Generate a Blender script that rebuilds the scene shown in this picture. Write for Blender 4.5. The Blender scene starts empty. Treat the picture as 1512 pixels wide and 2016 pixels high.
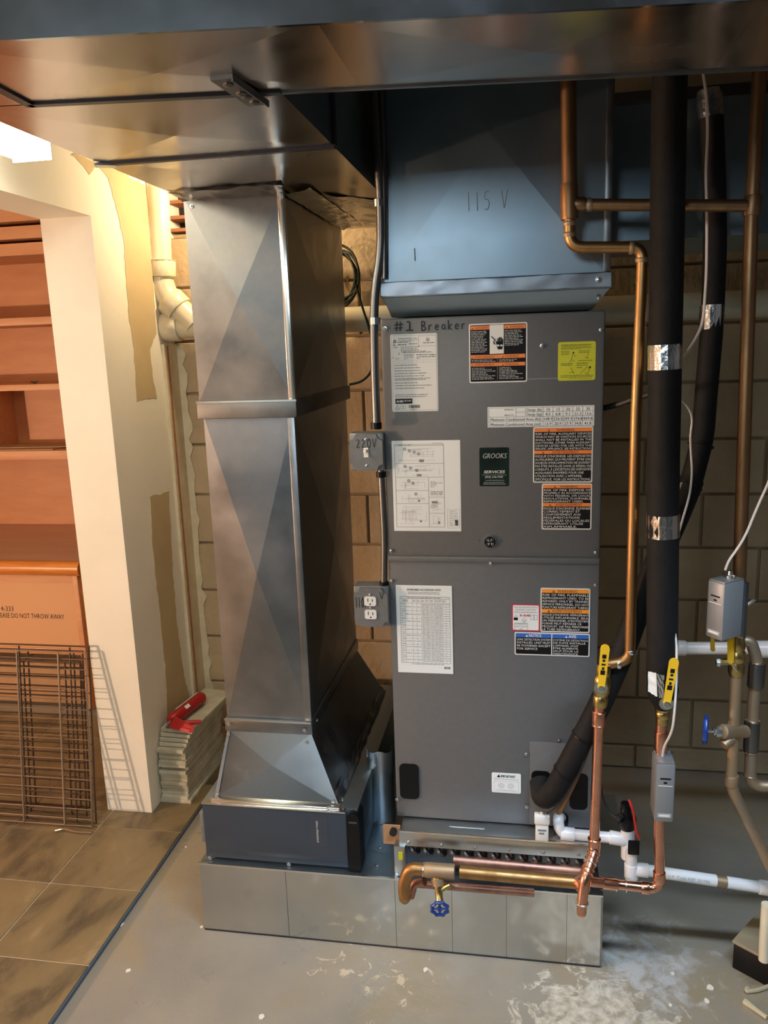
import bpy, bmesh, math, random
from mathutils import Vector, Matrix
random.seed(7)
SC = bpy.context.scene
COL = SC.collection
PI = math.pi

# ------------------------------------------------------------------ camera
FPX, YAW, PIT, ROL = 1580.08, 0.174927, 0.207177, -0.033856
CAM = Vector((0.34396, -1.98138, 1.64216))
cy_, sy_, cp_, sp_ = math.cos(YAW), math.sin(YAW), math.cos(PIT), math.sin(PIT)
CF = Vector((-sy_*cp_, cy_*cp_, -sp_)); CR0 = Vector((cy_, sy_, 0)); CU0 = CR0.cross(CF)
CR = math.cos(ROL)*CR0 + math.sin(ROL)*CU0
CU = -math.sin(ROL)*CR0 + math.cos(ROL)*CU0
cam = bpy.data.cameras.new('camera'); camo = bpy.data.objects.new('camera', cam); COL.objects.link(camo)
m3 = Matrix((CR, CU, -CF)).transposed()
camo.matrix_world = Matrix.Translation(CAM) @ m3.to_4x4()
cam.sensor_fit = 'VERTICAL'; cam.sensor_height = 36.0; cam.lens = FPX*36.0/2016.0
cam.clip_start = 0.05; cam.clip_end = 50
SC.camera = camo

# ------------------------------------------------------------------ world, lights, exposure
w = bpy.data.worlds.new('world'); SC.world = w; w.use_nodes = True
w.node_tree.nodes['Background'].inputs[0].default_value = (0.5, 0.6, 0.8, 1)
w.node_tree.nodes['Background'].inputs[1].default_value = 0.006
def lamp(name, kind, loc, energy, color, size=0.1, target=None, sizey=None):
    l = bpy.data.lights.new(name, kind); l.energy = energy; l.color = color
    if kind == 'AREA':
        l.size = size
        if sizey: l.shape = 'RECTANGLE'; l.size_y = sizey
    else: l.shadow_soft_size = size
    o = bpy.data.objects.new(name, l); COL.objects.link(o); o.location = loc
    if target: o.rotation_euler = (Vector(target)-Vector(loc)).to_track_quat('-Z', 'Y').to_euler()
    return o
# cool ceiling troffer just in front of the trunk duct, to the right
lamp('ceiling_troffer', 'AREA', (0.80, -1.19, 2.43), 62, (0.68, 0.83, 1.0), 1.2, (0.80, -1.19, 0.0), 0.16)
# cool hanging lamp in the room behind the photographer
lamp('ceiling_lamp', 'AREA', (-0.30, -2.95, 2.15), 15, (0.74, 0.89, 1.0), 0.45, (-0.15, 0.5, 1.0), 0.35)
# bare bulb in the joist bay of the left corner, behind the return duct
lamp('corner_bulb', 'POINT', (-0.62, 0.79, 2.17), 17, (1.0, 0.74, 0.43), 0.03)
# table lamp and ceiling lamp in the side room
lamp('side_room_lamp', 'POINT', (-3.22, -1.45, 1.12), 215, (1.0, 0.71, 0.50), 0.035)
lamp('side_room_ceiling_lamp', 'AREA', (-2.2, 0.45, 2.35), 5, (1.0, 0.72, 0.48), 0.5, (-2.2, 1.2, 0.5))
SC.view_settings.view_transform = 'Standard'; SC.view_settings.look = 'None'
SC.view_settings.exposure = -0.14; SC.view_settings.gamma = 1.0; SC.view_settings.use_curve_mapping = False

# pixel of the photograph on a plane X=, Y= or Z= of the room -> point in the room
def P(u, v, X=None, Y=None, Z=None):
    d = CF + CR*((u-756)/FPX) - CU*((v-1008)/FPX)
    if X is not None: t = (X-CAM.x)/d.x
    elif Y is not None: t = (Y-CAM.y)/d.y
    else: t = (Z-CAM.z)/d.z
    return CAM + d*t

# ------------------------------------------------------------------ materials
MATS = {}
def mat(name, col, rough=0.5, metal=0.0, col2=None, scale=8.0, detail=4.0, bump=0.0, bscale=None, stretch=None,
        rough2=None, emit=None, spec=None, thr=(0.35, 0.65), coord='Position', alpha=None, objrand=0.0, coat=0.0):
    m = bpy.data.materials.new(name); m.use_nodes = True; MATS[name] = m
    nt = m.node_tree; b = nt.nodes['Principled BSDF']; L = nt.links
    b.inputs['Base Color'].default_value = (*col, 1); b.inputs['Roughness'].default_value = rough
    b.inputs['Metallic'].default_value = metal
    if spec is not None: b.inputs['Specular IOR Level'].default_value = spec
    if coat: b.inputs['Coat Weight'].default_value = coat; b.inputs['Coat Roughness'].default_value = 0.15
    if emit: b.inputs['Emission Color'].default_value = (*emit[:3], 1); b.inputs['Emission Strength'].default_value = emit[3]
    vec = None
    if col2 or bump or rough2 is not None:
        if coord == 'Position':
            g = nt.nodes.new('ShaderNodeNewGeometry'); vec = g.outputs['Position']
        else:
            g = nt.nodes.new('ShaderNodeTexCoord'); vec = g.outputs['Object']
        if stretch:
            mp = nt.nodes.new('ShaderNodeMapping'); mp.inputs['Scale'].default_value = stretch
            L.new(vec, mp.inputs['Vector']); vec = mp.outputs['Vector']
    fac = None
    if col2 or rough2 is not None:
        n = nt.nodes.new('ShaderNodeTexNoise'); n.inputs['Scale'].default_value = scale; n.inputs['Detail'].default_value = detail
        n.inputs['Roughness'].default_value = 0.6
        L.new(vec, n.inputs['Vector'])
        r = nt.nodes.new('ShaderNodeMapRange'); r.inputs['From Min'].default_value = thr[0]; r.inputs['From Max'].default_value = thr[1]
        L.new(n.outputs['Fac'], r.inputs['Value']); fac = r.outputs['Result']
    if col2:
        mx = nt.nodes.new('ShaderNodeMix'); mx.data_type = 'RGBA'
        mx.inputs[6].default_value = (*col, 1); mx.inputs[7].default_value = (*col2, 1)
        L.new(fac, mx.inputs[0]); out = mx.outputs[2]
        if objrand:
            oi = nt.nodes.new('ShaderNodeObjectInfo'); hs = nt.nodes.new('ShaderNodeHueSaturation')
            mr = nt.nodes.new('ShaderNodeMapRange'); mr.inputs['To Min'].default_value = 1-objrand; mr.inputs['To Max'].default_value = 1+objrand
            L.new(oi.outputs['Random'], mr.inputs['Value']); L.new(mr.outputs['Result'], hs.inputs['Value']); L.new(out, hs.inputs['Color']); out = hs.outputs['Color']
        L.new(out, b.inputs['Base Color'])
    if rough2 is not None:
        rr = nt.nodes.new('ShaderNodeMapRange'); rr.inputs['To Min'].default_value = rough; rr.inputs['To Max'].default_value = rough2
        L.new(fac, rr.inputs['Value']); L.new(rr.outputs['Result'], b.inputs['Roughness'])
    if bump:
        n2 = nt.nodes.new('ShaderNodeTexNoise'); n2.inputs['Scale'].default_value = bscale or scale*4; n2.inputs['Detail'].default_value = 3
        L.new(vec, n2.inputs['Vector'])
        bp = nt.nodes.new('ShaderNodeBump'); bp.inputs['Strength'].default_value = bump; bp.inputs['Distance'].default_value = 0.01
        L.new(n2.outputs['Fac'], bp.inputs['Height']); L.new(bp.outputs['Normal'], b.inputs['Normal'])
    return m

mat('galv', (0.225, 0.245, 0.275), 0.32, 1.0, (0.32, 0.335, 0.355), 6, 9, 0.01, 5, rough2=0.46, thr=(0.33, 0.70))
mat('galv_boot', (0.24, 0.25, 0.26), 0.20, 1.0, (0.28, 0.285, 0.29), 10, 5, 0.01, 5, rough2=0.30, thr=(0.2, 0.8))
mat('galv_mirror', (0.62, 0.63, 0.62), 0.10, 1.0, (0.68, 0.68, 0.66), 6, 3, 0.015, 4, rough2=0.2)
mat('galv_blue_reflect', (0.25, 0.325, 0.38), 0.34, 1.0, (0.33, 0.40, 0.45), 5, 5, 0.015, 4, rough2=0.46, thr=(0.2, 0.8))  # cool light reflections put into the metal as a blue tint
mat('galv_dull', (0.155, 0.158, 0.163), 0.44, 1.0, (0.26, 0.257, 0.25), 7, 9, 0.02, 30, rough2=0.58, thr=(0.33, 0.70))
mat('galv_warm_reflect', (0.52, 0.47, 0.43), 0.15, 1.0, (0.62, 0.57, 0.52), 5, 4, 0.04, 6, rough2=0.28)  # bronze tint carries the warm floor reflection in the metal colour
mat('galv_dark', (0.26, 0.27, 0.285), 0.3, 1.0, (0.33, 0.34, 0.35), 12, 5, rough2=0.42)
mat('foil', (0.78, 0.78, 0.78), 0.22, 1.0, (0.66, 0.66, 0.65), 40, 4, 0.25, 45)
mat('galv_cool_reflect', (0.56, 0.62, 0.68), 0.26, 1.0, (0.64, 0.69, 0.73), 8, 4, 0.02, 10, rough2=0.36)  # bright bluish reflections painted into the colour of this galvanized sheet
mat('edge_bright', (0.85, 0.85, 0.82), 0.22, 1.0)
mat('cleat_dark', (0.07, 0.07, 0.085), 0.4, 0.8)
mat('unit_paint', (0.124, 0.131, 0.138), 0.42, 0.0, (0.116, 0.123, 0.130), 60, 2, 0.03, 500)
mat('cabinet_slate', (0.045, 0.06, 0.085), 0.22, 0.2, (0.05, 0.065, 0.09), 5, 3, 0.01, 200)
mat('box_grey', (0.20, 0.205, 0.21), 0.35, 0.4, (0.24, 0.245, 0.25), 40, 3)
mat('zone_grey', (0.22, 0.23, 0.24), 0.4, 0.2)
mat('black_plastic', (0.005, 0.005, 0.006), 0.4, spec=0.25)
mat('black_foam', (0.006, 0.006, 0.007), 0.7, 0, (0.009, 0.0085, 0.0085), 30, 3, 0.1, 120, spec=0.25)
mat('rubber_black', (0.010, 0.010, 0.011), 0.5)
mat('white_plastic', (0.80, 0.80, 0.78), 0.35)
mat('pvc_white', (0.78, 0.79, 0.80), 0.3)
mat('pvc_cream', (0.72, 0.66, 0.50), 0.3, 0, (0.68, 0.61, 0.45), 12, 3)
mat('copper_new', (0.80, 0.42, 0.29), 0.18, 1.0, (0.70, 0.33, 0.22), 25, 4, rough2=0.3)
mat('copper_aged', (0.50, 0.285, 0.12), 0.38, 1.0, (0.35, 0.19, 0.075), 10, 5, rough2=0.5, stretch=(3, 3, 0.7))
mat('copper_brown', (0.38, 0.22, 0.11), 0.44, 1.0, (0.25, 0.14, 0.07), 9, 5, rough2=0.55, stretch=(3, 3, 0.6))
mat('copper_patina', (0.38, 0.30, 0.22), 0.5, 0.8, (0.50, 0.33, 0.18), 10, 5, rough2=0.6, stretch=(3, 3, 0.8))
mat('copper_tarnish', (0.34, 0.16, 0.13), 0.35, 1.0, (0.55, 0.33, 0.25), 18, 5, rough2=0.55)
mat('solder', (0.80, 0.76, 0.70), 0.25, 1.0)
mat('brass', (0.62, 0.46, 0.18), 0.28, 1.0, (0.5, 0.36, 0.14), 25, 3)
mat('steel', (0.62, 0.62, 0.60), 0.3, 1.0)
mat('dark_steel', (0.20, 0.20, 0.20), 0.4, 1.0)
mat('handle_yellow', (0.80, 0.48, 0.02), 0.35)
mat('handle_blue', (0.012, 0.045, 0.25), 0.3)
mat('red_paint', (0.38, 0.012, 0.014), 0.3)
mat('red_wire', (0.65, 0.03, 0.02), 0.4)
mat('white_wire', (0.72, 0.70, 0.68), 0.5)
mat('green_cable', (0.012, 0.022, 0.014), 0.5)
mat('beige_cable', (0.45, 0.38, 0.25), 0.5)
mat('beige_plastic', (0.30, 0.26, 0.17), 0.55)
mat('paper', (0.74, 0.75, 0.74), 0.5)
mat('paper_cool', (0.82, 0.86, 0.88), 0.5)
mat('ink', (0.006, 0.006, 0.008), 0.6, spec=0.2)
mat('ink_grey', (0.20, 0.21, 0.22), 0.6)
mat('ink_light', (0.42, 0.44, 0.46), 0.6)
mat('label_orange', (0.82, 0.24, 0.05), 0.45)
mat('label_amber', (0.86, 0.33, 0.04), 0.45)
mat('label_brown', (0.22, 0.06, 0.01), 0.5)
mat('label_blue', (0.03, 0.14, 0.55), 0.45)
mat('label_red', (0.55, 0.03, 0.06), 0.45)
mat('label_yellow', (0.52, 0.55, 0.02), 0.5)
mat('label_olive', (0.20, 0.22, 0.015), 0.5)
mat('card_black', (0.005, 0.008, 0.008), 0.3, 0, (0.010, 0.026, 0.022), 18, 3, spec=0.3)
mat('lettering_white', (0.75, 0.76, 0.76), 0.5)
mat('lettering_grey', (0.42, 0.43, 0.42), 0.4, 0.3)
mat('marker', (0.010, 0.011, 0.016), 0.5)
mat('drywall', (0.86, 0.83, 0.73), 0.85, 0, (0.82, 0.79, 0.69), 5, 4, 0.06, 60)
mat('patch_tan', (0.50, 0.39, 0.22), 0.9, 0, (0.54, 0.43, 0.25), 9, 4)
mat('plaster_rough', (0.74, 0.66, 0.48), 0.9, 0, (0.64, 0.55, 0.37), 14, 5, 0.3, 40)
mat('block_paint', (0.55, 0.42, 0.265), 0.9, 0, (0.47, 0.355, 0.22), 7, 6, 0.35, 55, objrand=0.06)
mat('mortar', (0.40, 0.30, 0.19), 0.95, 0, (0.34, 0.26, 0.16), 12, 5, 0.3, 60)
mat('shade_black', (0.02, 0.018, 0.018), 0.9)  # near-black colour used in place of shade in deep recesses
mat('joist_wood', (0.36, 0.15, 0.07), 0.8, 0, (0.28, 0.11, 0.05), 8, 4, stretch=(1, 8, 8))
mat('wood_orange', (0.58, 0.27, 0.125), 0.5, 0, (0.52, 0.23, 0.10), 5, 6, stretch=(1, 1, 4))
mat('wood_shelf', (0.58, 0.29, 0.14), 0.5, 0, (0.52, 0.24, 0.11), 5, 6, stretch=(0.6, 6, 6))
mat('wood_trim', (0.62, 0.24, 0.05), 0.35, 0, (0.48, 0.16, 0.03), 6, 5, stretch=(0.8, 12, 12))
mat('desk_laminate', (0.52, 0.30, 0.19), 0.45, 0, (0.47, 0.26, 0.16), 4, 4, stretch=(0.5, 4, 4))
mat('panel_tan', (0.58, 0.32, 0.16), 0.6)
mat('chrome_rack', (0.42, 0.36, 0.31), 0.28, 1.0)
mat('rack_shaded', (0.10, 0.075, 0.06), 0.4, 0.8)  # shaded copy of the rack chrome, for the racks behind the front one
mat('chrome', (0.85, 0.85, 0.85), 0.08, 1.0)
mat('grout', (0.66, 0.54, 0.38), 0.9)
mat('tile_edge', (0.10, 0.12, 0.15), 0.9)
mat('stone_tile', (0.60, 0.58, 0.47), 0.6, 0, (0.42, 0.40, 0.30), 14, 6, 0.2, 60, objrand=0.12)
mat('ceiling_paint', (0.20, 0.15, 0.10), 0.9, 0, (0.16, 0.12, 0.08), 4, 4)
mat('galv_navy_reflect', (0.30, 0.36, 0.43), 0.09, 1.0, (0.36, 0.41, 0.47), 6, 5, 0.02, 4, rough2=0.16)  # bluish reflection of the dark room tinted into the galvanized colour
mat('wall_plain', (0.09, 0.085, 0.08), 0.9, 0, (0.07, 0.066, 0.062), 4, 4)
mat('room_wall', (0.60, 0.42, 0.29), 0.9)
mat('cardboard', (0.42, 0.25, 0.13), 0.85, 0, (0.36, 0.21, 0.11), 8, 4)
mat('leaf_dry', (0.09, 0.085, 0.04), 0.8)
mat('lamp_diffuser', (0.9, 0.88, 0.8), 0.4, emit=(1.0, 0.90, 0.68, 31.0))
mat('lamp_housing', (0.8, 0.78, 0.72), 0.4)
mat('chip_white', (0.75, 0.70, 0.62), 0.8)

def slate_mat():
    m = mat('slate_tile', (0.30, 0.20, 0.095), 0.45)
    nt = m.node_tree; L = nt.links; b = nt.nodes['Principled BSDF']
    tc = nt.nodes.new('ShaderNodeNewGeometry'); oi = nt.nodes.new('ShaderNodeObjectInfo')
    mul = nt.nodes.new('ShaderNodeVectorMath'); mul.operation = 'SCALE'; mul.inputs['Scale'].default_value = 1.0
    cmb = nt.nodes.new('ShaderNodeCombineXYZ')
    mm = nt.nodes.new('ShaderNodeMath'); mm.operation = 'MULTIPLY'; mm.inputs[1].default_value = 37.0
    L.new(oi.outputs['Random'], mm.inputs[0]); L.new(mm.outputs[0], cmb.inputs[0]); L.new(mm.outputs[0], cmb.inputs[1]); L.new(mm.outputs[0], cmb.inputs[2])
    add = nt.nodes.new('ShaderNodeVectorMath'); add.operation = 'ADD'
    mp = nt.nodes.new('ShaderNodeMapping'); mp.inputs['Rotation'].default_value = (0, 0, 0.35); mp.inputs['Scale'].default_value = (4.5, 2.2, 1)
    L.new(tc.outputs['Position'], add.inputs[0]); L.new(cmb.outputs[0], add.inputs[1]); L.new(add.outputs[0], mp.inputs['Vector'])
    n = nt.nodes.new('ShaderNodeTexNoise'); n.inputs['Scale'].default_value = 1.3; n.inputs['Detail'].default_value = 11; n.inputs['Roughness'].default_value = 0.66; n.inputs['Distortion'].default_value = 0.35
    L.new(mp.outputs[0], n.inputs['Vector'])
    cr = nt.nodes.new('ShaderNodeValToRGB'); e = cr.color_ramp.elements
    e[0].position = 0.28; e[0].color = (0.055, 0.042, 0.028, 1); e[1].position = 0.75; e[1].color = (0.36, 0.28, 0.16, 1)
    for p, c in ((0.40, (0.105, 0.08, 0.045, 1)), (0.50, (0.185, 0.138, 0.07, 1)), (0.62, (0.215, 0.16, 0.08, 1))):
        x = cr.color_ramp.elements.new(p); x.color = c
    L.new(n.outputs['Fac'], cr.inputs['Fac']); L.new(cr.outputs['Color'], b.inputs['Base Color'])
    bp = nt.nodes.new('ShaderNodeBump'); bp.inputs['Strength'].default_value = 0.5; bp.inputs['Distance'].default_value = 0.006
    L.new(n.outputs['Fac'], bp.inputs['Height']); L.new(bp.outputs['Normal'], b.inputs['Normal'])
slate_mat()

def concrete_mat():
    m = mat('painted_concrete', (0.27, 0.265, 0.25), 0.32)
    nt = m.node_tree; L = nt.links; b = nt.nodes['Principled BSDF']
    g = nt.nodes.new('ShaderNodeNewGeometry'); pos = g.outputs['Position']
    def noise(scale, detail, dist=0.0, rough=0.6):
        n = nt.nodes.new('ShaderNodeTexNoise'); n.inputs['Scale'].default_value = scale; n.inputs['Detail'].default_value = detail
        n.inputs['Distortion'].default_value = dist; n.inputs['Roughness'].default_value = rough; L.new(pos, n.inputs['Vector']); return n.outputs['Fac']
    def rng(v, a, b_, lo=0.0, hi=1.0):
        r = nt.nodes.new('ShaderNodeMapRange'); r.inputs['From Min'].default_value = a; r.inputs['From Max'].default_value = b_
        r.inputs['To Min'].default_value = lo; r.inputs['To Max'].default_value = hi; L.new(v, r.inputs['Value']); return r.outputs['Result']
    def math_(op, a, b_):
        r = nt.nodes.new('ShaderNodeMath'); r.operation = op
        for i, x in enumerate((a, b_)):
            if isinstance(x, (int, float)): r.inputs[i].default_value = x
            else: L.new(x, r.inputs[i])
        return r.outputs[0]
    def mix(f, a, b_):
        mx = nt.nodes.new('ShaderNodeMix'); mx.data_type = 'RGBA'; L.new(f, mx.inputs[0])
        for i, x in ((6, a), (7, b_)):
            if isinstance(x, tuple): mx.inputs[i].default_value = (*x, 1)
            else: L.new(x, mx.inputs[i])
        return mx.outputs[2]
    def blob(cx, cy, r0, r1):      # distance mask round a worn place of the floor
        d = nt.nodes.new('ShaderNodeVectorMath'); d.operation = 'DISTANCE'; L.new(pos, d.inputs[0]); d.inputs[1].default_value = (cx, cy, 0)
        return rng(d.outputs['Value'], r0, r1, 1.0, 0.0)
    c = mix(rng(noise(2.2, 5), 0.38, 0.62), (0.24, 0.225, 0.195), (0.31, 0.275, 0.215))
    c = mix(math_('MULTIPLY', rng(noise(3.1, 6, 0.8), 0.48, 0.66), 0.6), c, (0.30, 0.235, 0.13))      # ochre stain
    # flaked paint and white salt bloom by the right corner of the base
    edge = noise(13, 8, 1.2, 0.7)
    fl = math_('MULTIPLY', blob(0.53, -0.27, 0.02, 0.30), 1.0)
    fl = rng(math_('ADD', math_('MULTIPLY', fl, 0.42), edge), 0.72, 0.75)
    c = mix(fl, c, mix(rng(noise(45, 5), 0.35, 0.65), (0.34, 0.30, 0.23), (0.62, 0.57, 0.47)))
    sb = rng(math_('ADD', math_('MULTIPLY', blob(0.66, -0.06, 0.02, 0.30), 0.34), noise(14, 10, 0.7, 0.74)), 0.68, 0.86)
    c = mix(math_('MULTIPLY', sb, 0.8), c, (0.52, 0.54, 0.55))
    # small flakes along the front of the base
    fl2 = rng(math_('ADD', math_('MULTIPLY', blob(0.0, -0.17, 0.02, 0.45), 0.2), noise(16, 7, 1.5, 0.68)), 0.76, 0.79)
    c = mix(fl2, c, (0.55, 0.46, 0.33))
    L.new(c, b.inputs['Base Color'])
    L.new(rng(noise(5, 5), 0.3, 0.7, 0.22, 0.5), b.inputs['Roughness'])
    bp = nt.nodes.new('ShaderNodeBump'); bp.inputs['Strength'].default_value = 0.12; bp.inputs['Distance'].default_value = 0.01
    L.new(noise(28, 6), bp.inputs['Height']); L.new(bp.outputs['Normal'], b.inputs['Normal'])
concrete_mat()

# ------------------------------------------------------------------ object helpers
WL = {}       # world origin of every object
def obj(name, verts, faces, material, parent=None, smooth=False, recentre=True):
    vs = [Vector(v) for v in verts]
    lo = Vector((min(v.x for v in vs), min(v.y for v in vs), min(v.z for v in vs)))
    hi = Vector((max(v.x for v in vs), max(v.y for v in vs), max(v.z for v in vs)))
    c = Vector(((lo.x+hi.x)/2, (lo.y+hi.y)/2, lo.z))
    me = bpy.data.meshes.new(name); me.from_pydata([tuple(v-c) for v in vs], [], faces); me.update()
    if smooth:
        for p in me.polygons: p.use_smooth = True
        try: me.set_sharp_from_angle(angle=math.radians(42))
        except Exception: pass
    me.materials.append(MATS[material])
    o = bpy.data.objects.new(name, me); COL.objects.link(o)
    WL[o.name] = c
    if parent is not None:
        o.parent = parent; o.location = c - WL[parent.name]
    else: o.location = c
    return o
def tag(o, label, cat, group=None):
    o['label'] = label; o['category'] = cat
    if group: o['group'] = group
    return o
def thing(name, label, cat, loc=(0, 0, 0), group=None):
    o = bpy.data.objects.new(name, None); COL.objects.link(o); o.empty_display_size = 0.05
    o.location = loc; WL[o.name] = Vector(loc)
    return tag(o, label, cat, group)
def struct(o): o['kind'] = 'structure'; return o
class G:      # collects geometry for ONE part
    def __init__(s): s.v = []; s.f = []
    def add(s, vs, fs):
        k = len(s.v); s.v += [tuple(v) for v in vs]; s.f += [tuple(i+k for i in f) for f in fs]; return s
    def box(s, x0, x1, y0, y1, z0, z1, rz=0.0, rx=0.0, piv=None, bev=0.0):
        if bev:
            bm = bmesh.new(); bmesh.ops.create_cube(bm, size=1)
            for v in bm.verts: v.co = Vector((x0+(v.co.x+.5)*(x1-x0), y0+(v.co.y+.5)*(y1-y0), z0+(v.co.z+.5)*(z1-z0)))
            bmesh.ops.bevel(bm, geom=bm.edges[:], offset=bev, segments=2, affect='EDGES', profile=0.5)
            vs = [v.co.copy() for v in bm.verts]; bm.verts.index_update(); fs = [[v.index for v in f.verts] for f in bm.faces]; bm.free()
        else:
            vs = [Vector((x, y, z)) for z in (z0, z1) for y in (y0, y1) for x in (x0, x1)]
            fs = [(0, 2, 3, 1), (4, 5, 7, 6), (0, 1, 5, 4), (2, 6, 7, 3), (0, 4, 6, 2), (1, 3, 7, 5)]
        if rz or rx:
            pv = Vector(piv) if piv else Vector(((x0+x1)/2, (y0+y1)/2, z0))
            R = Matrix.Rotation(rz, 3, 'Z') @ Matrix.Rotation(rx, 3, 'X'); vs = [R @ (v-pv)+pv for v in vs]
        return s.add(vs, fs)
    def prism(s, pts, ext):      # polygon (3-D points) extruded by vector ext
        n = len(pts); e = Vector(ext); a = [Vector(p) for p in pts]
        return s.add(a+[p+e for p in a], [tuple(range(n))[::-1], tuple(range(n, 2*n))]+[(i, (i+1) % n, n+(i+1) % n, n+i) for i in range(n)])
    def hexa(s, b, t):           # four bottom and four top corners
        return s.add(list(b)+list(t), [(3, 2, 1, 0), (4, 5, 6, 7)]+[(i, (i+1) % 4, 4+(i+1) % 4, 4+i) for i in range(4)])
    def sweep(s, pts, r, seg=10, fillet=0.0, fseg=5, closed=False, caps=True):
        pts = [Vector(p) for p in pts]
        if fillet:
            q = [pts[0]]
            for i in range(1, len(pts)-1):
                a, b, c = pts[i-1], pts[i], pts[i+1]; u = (a-b); v = (c-b); f = min(fillet, u.length*.49, v.length*.49)
                u.normalize(); v.normalize()
                p0, p1 = b+u*f, b+v*f
                for k in range(fseg+1):
                    t = k/fseg; q.append((1-t)**2*p0+2*t*(1-t)*b+t*t*p1)
            q.append(pts[-1]); pts = q
        n = len(pts); rs = r if isinstance(r, (list, tuple)) else [r]*n
        if len(rs) != n: rs = [rs[0]+(rs[-1]-rs[0])*i/(n-1) for i in range(n)]
        vs = []; fs = []; N = None
        for i in range(n):
            if closed: t = (pts[(i+1) % n]-pts[i-1])
            else: t = (pts[min(i+1, n-1)]-pts[max(i-1, 0)])
            if t.length < 1e-9: t = Vector((0, 0, 1))
            t.normalize()
            if N is None:
                N = t.orthogonal().normalized()
            else:
                N = (N-t*N.dot(t))
                N = N.normalized() if N.length > 1e-6 else t.orthogonal().normalized()
            B = t.cross(N)
            for k in range(seg):
                a = 2*PI*k/seg; vs.append(pts[i]+(N*math.cos(a)+B*math.sin(a))*rs[i])
        for i in range(n if closed else n-1):
            j = (i+1) % n
            for k in range(seg): fs.append((i*seg+k, i*seg+(k+1) % seg, j*seg+(k+1) % seg, j*seg+k))
        if caps and not closed: fs += [tuple(range(seg))[::-1], tuple(range((n-1)*seg, n*seg))]
        return s.add(vs, fs)
    def rod(s, a, b, r, seg=12): return s.sweep([a, b], r, seg)
    def lathe(s, a, b, prof, seg=14):    # prof: (t along a->b, radius)
        a, b = Vector(a), Vector(b); t = (b-a).normalized(); N = t.orthogonal().normalized(); B = t.cross(N); vs = []; fs = []
        for (u, r) in prof:
            p = a+(b-a)*u
            for k in range(seg):
                an = 2*PI*k/seg; vs.append(p+(N*math.cos(an)+B*math.sin(an))*r)
        n = len(prof)
        for i in range(n-1):
            for k in range(seg): fs.append((i*seg+k, i*seg+(k+1) % seg, (i+1)*seg+(k+1) % seg, (i+1)*seg+k))
        fs += [tuple(range(seg))[::-1], tuple(range((n-1)*seg, n*seg))]
        return s.add(vs, fs)
    def crossbreak(s, a, b, c, d, depth, thick=0.0):   # sheet a,b,c,d (outward side counter-clockwise) dented to a shallow pyramid
        a, b, c, d = map(Vector, (a, b, c, d)); n = (b-a).cross(d-a).normalized(); m = (a+b+c+d)/4+n*depth
        return s.add([a, b, c, d, m], [(0, 1, 4), (1, 2, 4), (2, 3, 4), (3, 0, 4)])
    def build(s, name, material, parent=None, smooth=False): return obj(name, s.v, s.f, material, parent, smooth)
def box(name, x0, x1, y0, y1, z0, z1, material, parent=None, bev=0.0, **k):
    return G().box(x0, x1, y0, y1, z0, z1, bev=bev, **k).build(name, material, parent, bool(bev))
def screw(parent, p, nrm=(0, -1, 0), r=0.0045, material='steel'):
    p = Vector(p); n = Vector(nrm).normalized()
    return G().lathe(p, p+n*0.004, [(0, r*1.25), (0.3, r*1.25), (0.35, r*.85), (0.8, r*.75), (1, r*.3)], 8).build('screw', material, parent, True)
def copy_tree(o, parent=None):
    c = o.copy(); COL.objects.link(c); c.parent = parent; WL[c.name] = WL[o.name].copy()
    for ch in [x for x in o.children]: copy_tree(ch, c)
    return c

# glyphs of the built-in font, gathered once so that lettering can be composed as flat print
GLY = {}
def load_glyphs(chars):
    cu = bpy.data.curves.new('glyph_source', 'FONT'); cu.resolution_u = 2; cu.size = 1.0
    o = bpy.data.objects.new('glyph_source', cu); COL.objects.link(o)
    def ev(body):
        cu.body = body; bpy.context.view_layer.update()
        dg = bpy.context.evaluated_depsgraph_get(); e = o.evaluated_get(dg); me = e.to_mesh()
        r = ([(v.co.x, v.co.y) for v in me.vertices], [tuple(p.vertices) for p in me.polygons]); e.to_mesh_clear(); return r
    mx = lambda g: max(x for x, _ in g[0])
    bar = mx(ev('|'))
    for c in chars:
        if c == ' ': GLY[c] = ([], [], 0.28); continue
        g = ev(c); GLY[c] = (g[0], g[1], mx(ev(c+'|'))-bar)
    bpy.data.objects.remove(o); bpy.data.curves.remove(cu)
load_glyphs("ABCDEFGHIJKLMNOPQRSTUVWXYZabcdefghijklmnopqrstuvwxyz0123456789.,-()'#/&:ÉÊÈÀé ")
def text_geo(g, s, x, z, h, y, width=None, align='L', bold=0.0, shear=0.0):
    """flat lettering on a plane facing -Y: x,z = left end of the baseline, h = capital height"""
    k = h/0.70; adv = 0; items = []
    for ch in s:
        gl = GLY.get(ch) or GLY['-']; items.append((gl, adv)); adv += gl[2]
    w = adv*k; sx = k if not width else k*(width/w if align == 'F' else min(1.0, width/w))
    W = adv*sx; x0 = x if align in 'LF' else (x-W/2 if align == 'C' else x-W)
    for gl, a in items:
        for dx in ((0.0, bold) if bold else (0.0,)):
            g.add([(x0+(a+px+shear*py)*sx+dx, y-(0.00005 if dx else 0), z+py*k) for px, py in gl[0]], gl[1])
    return W
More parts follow.
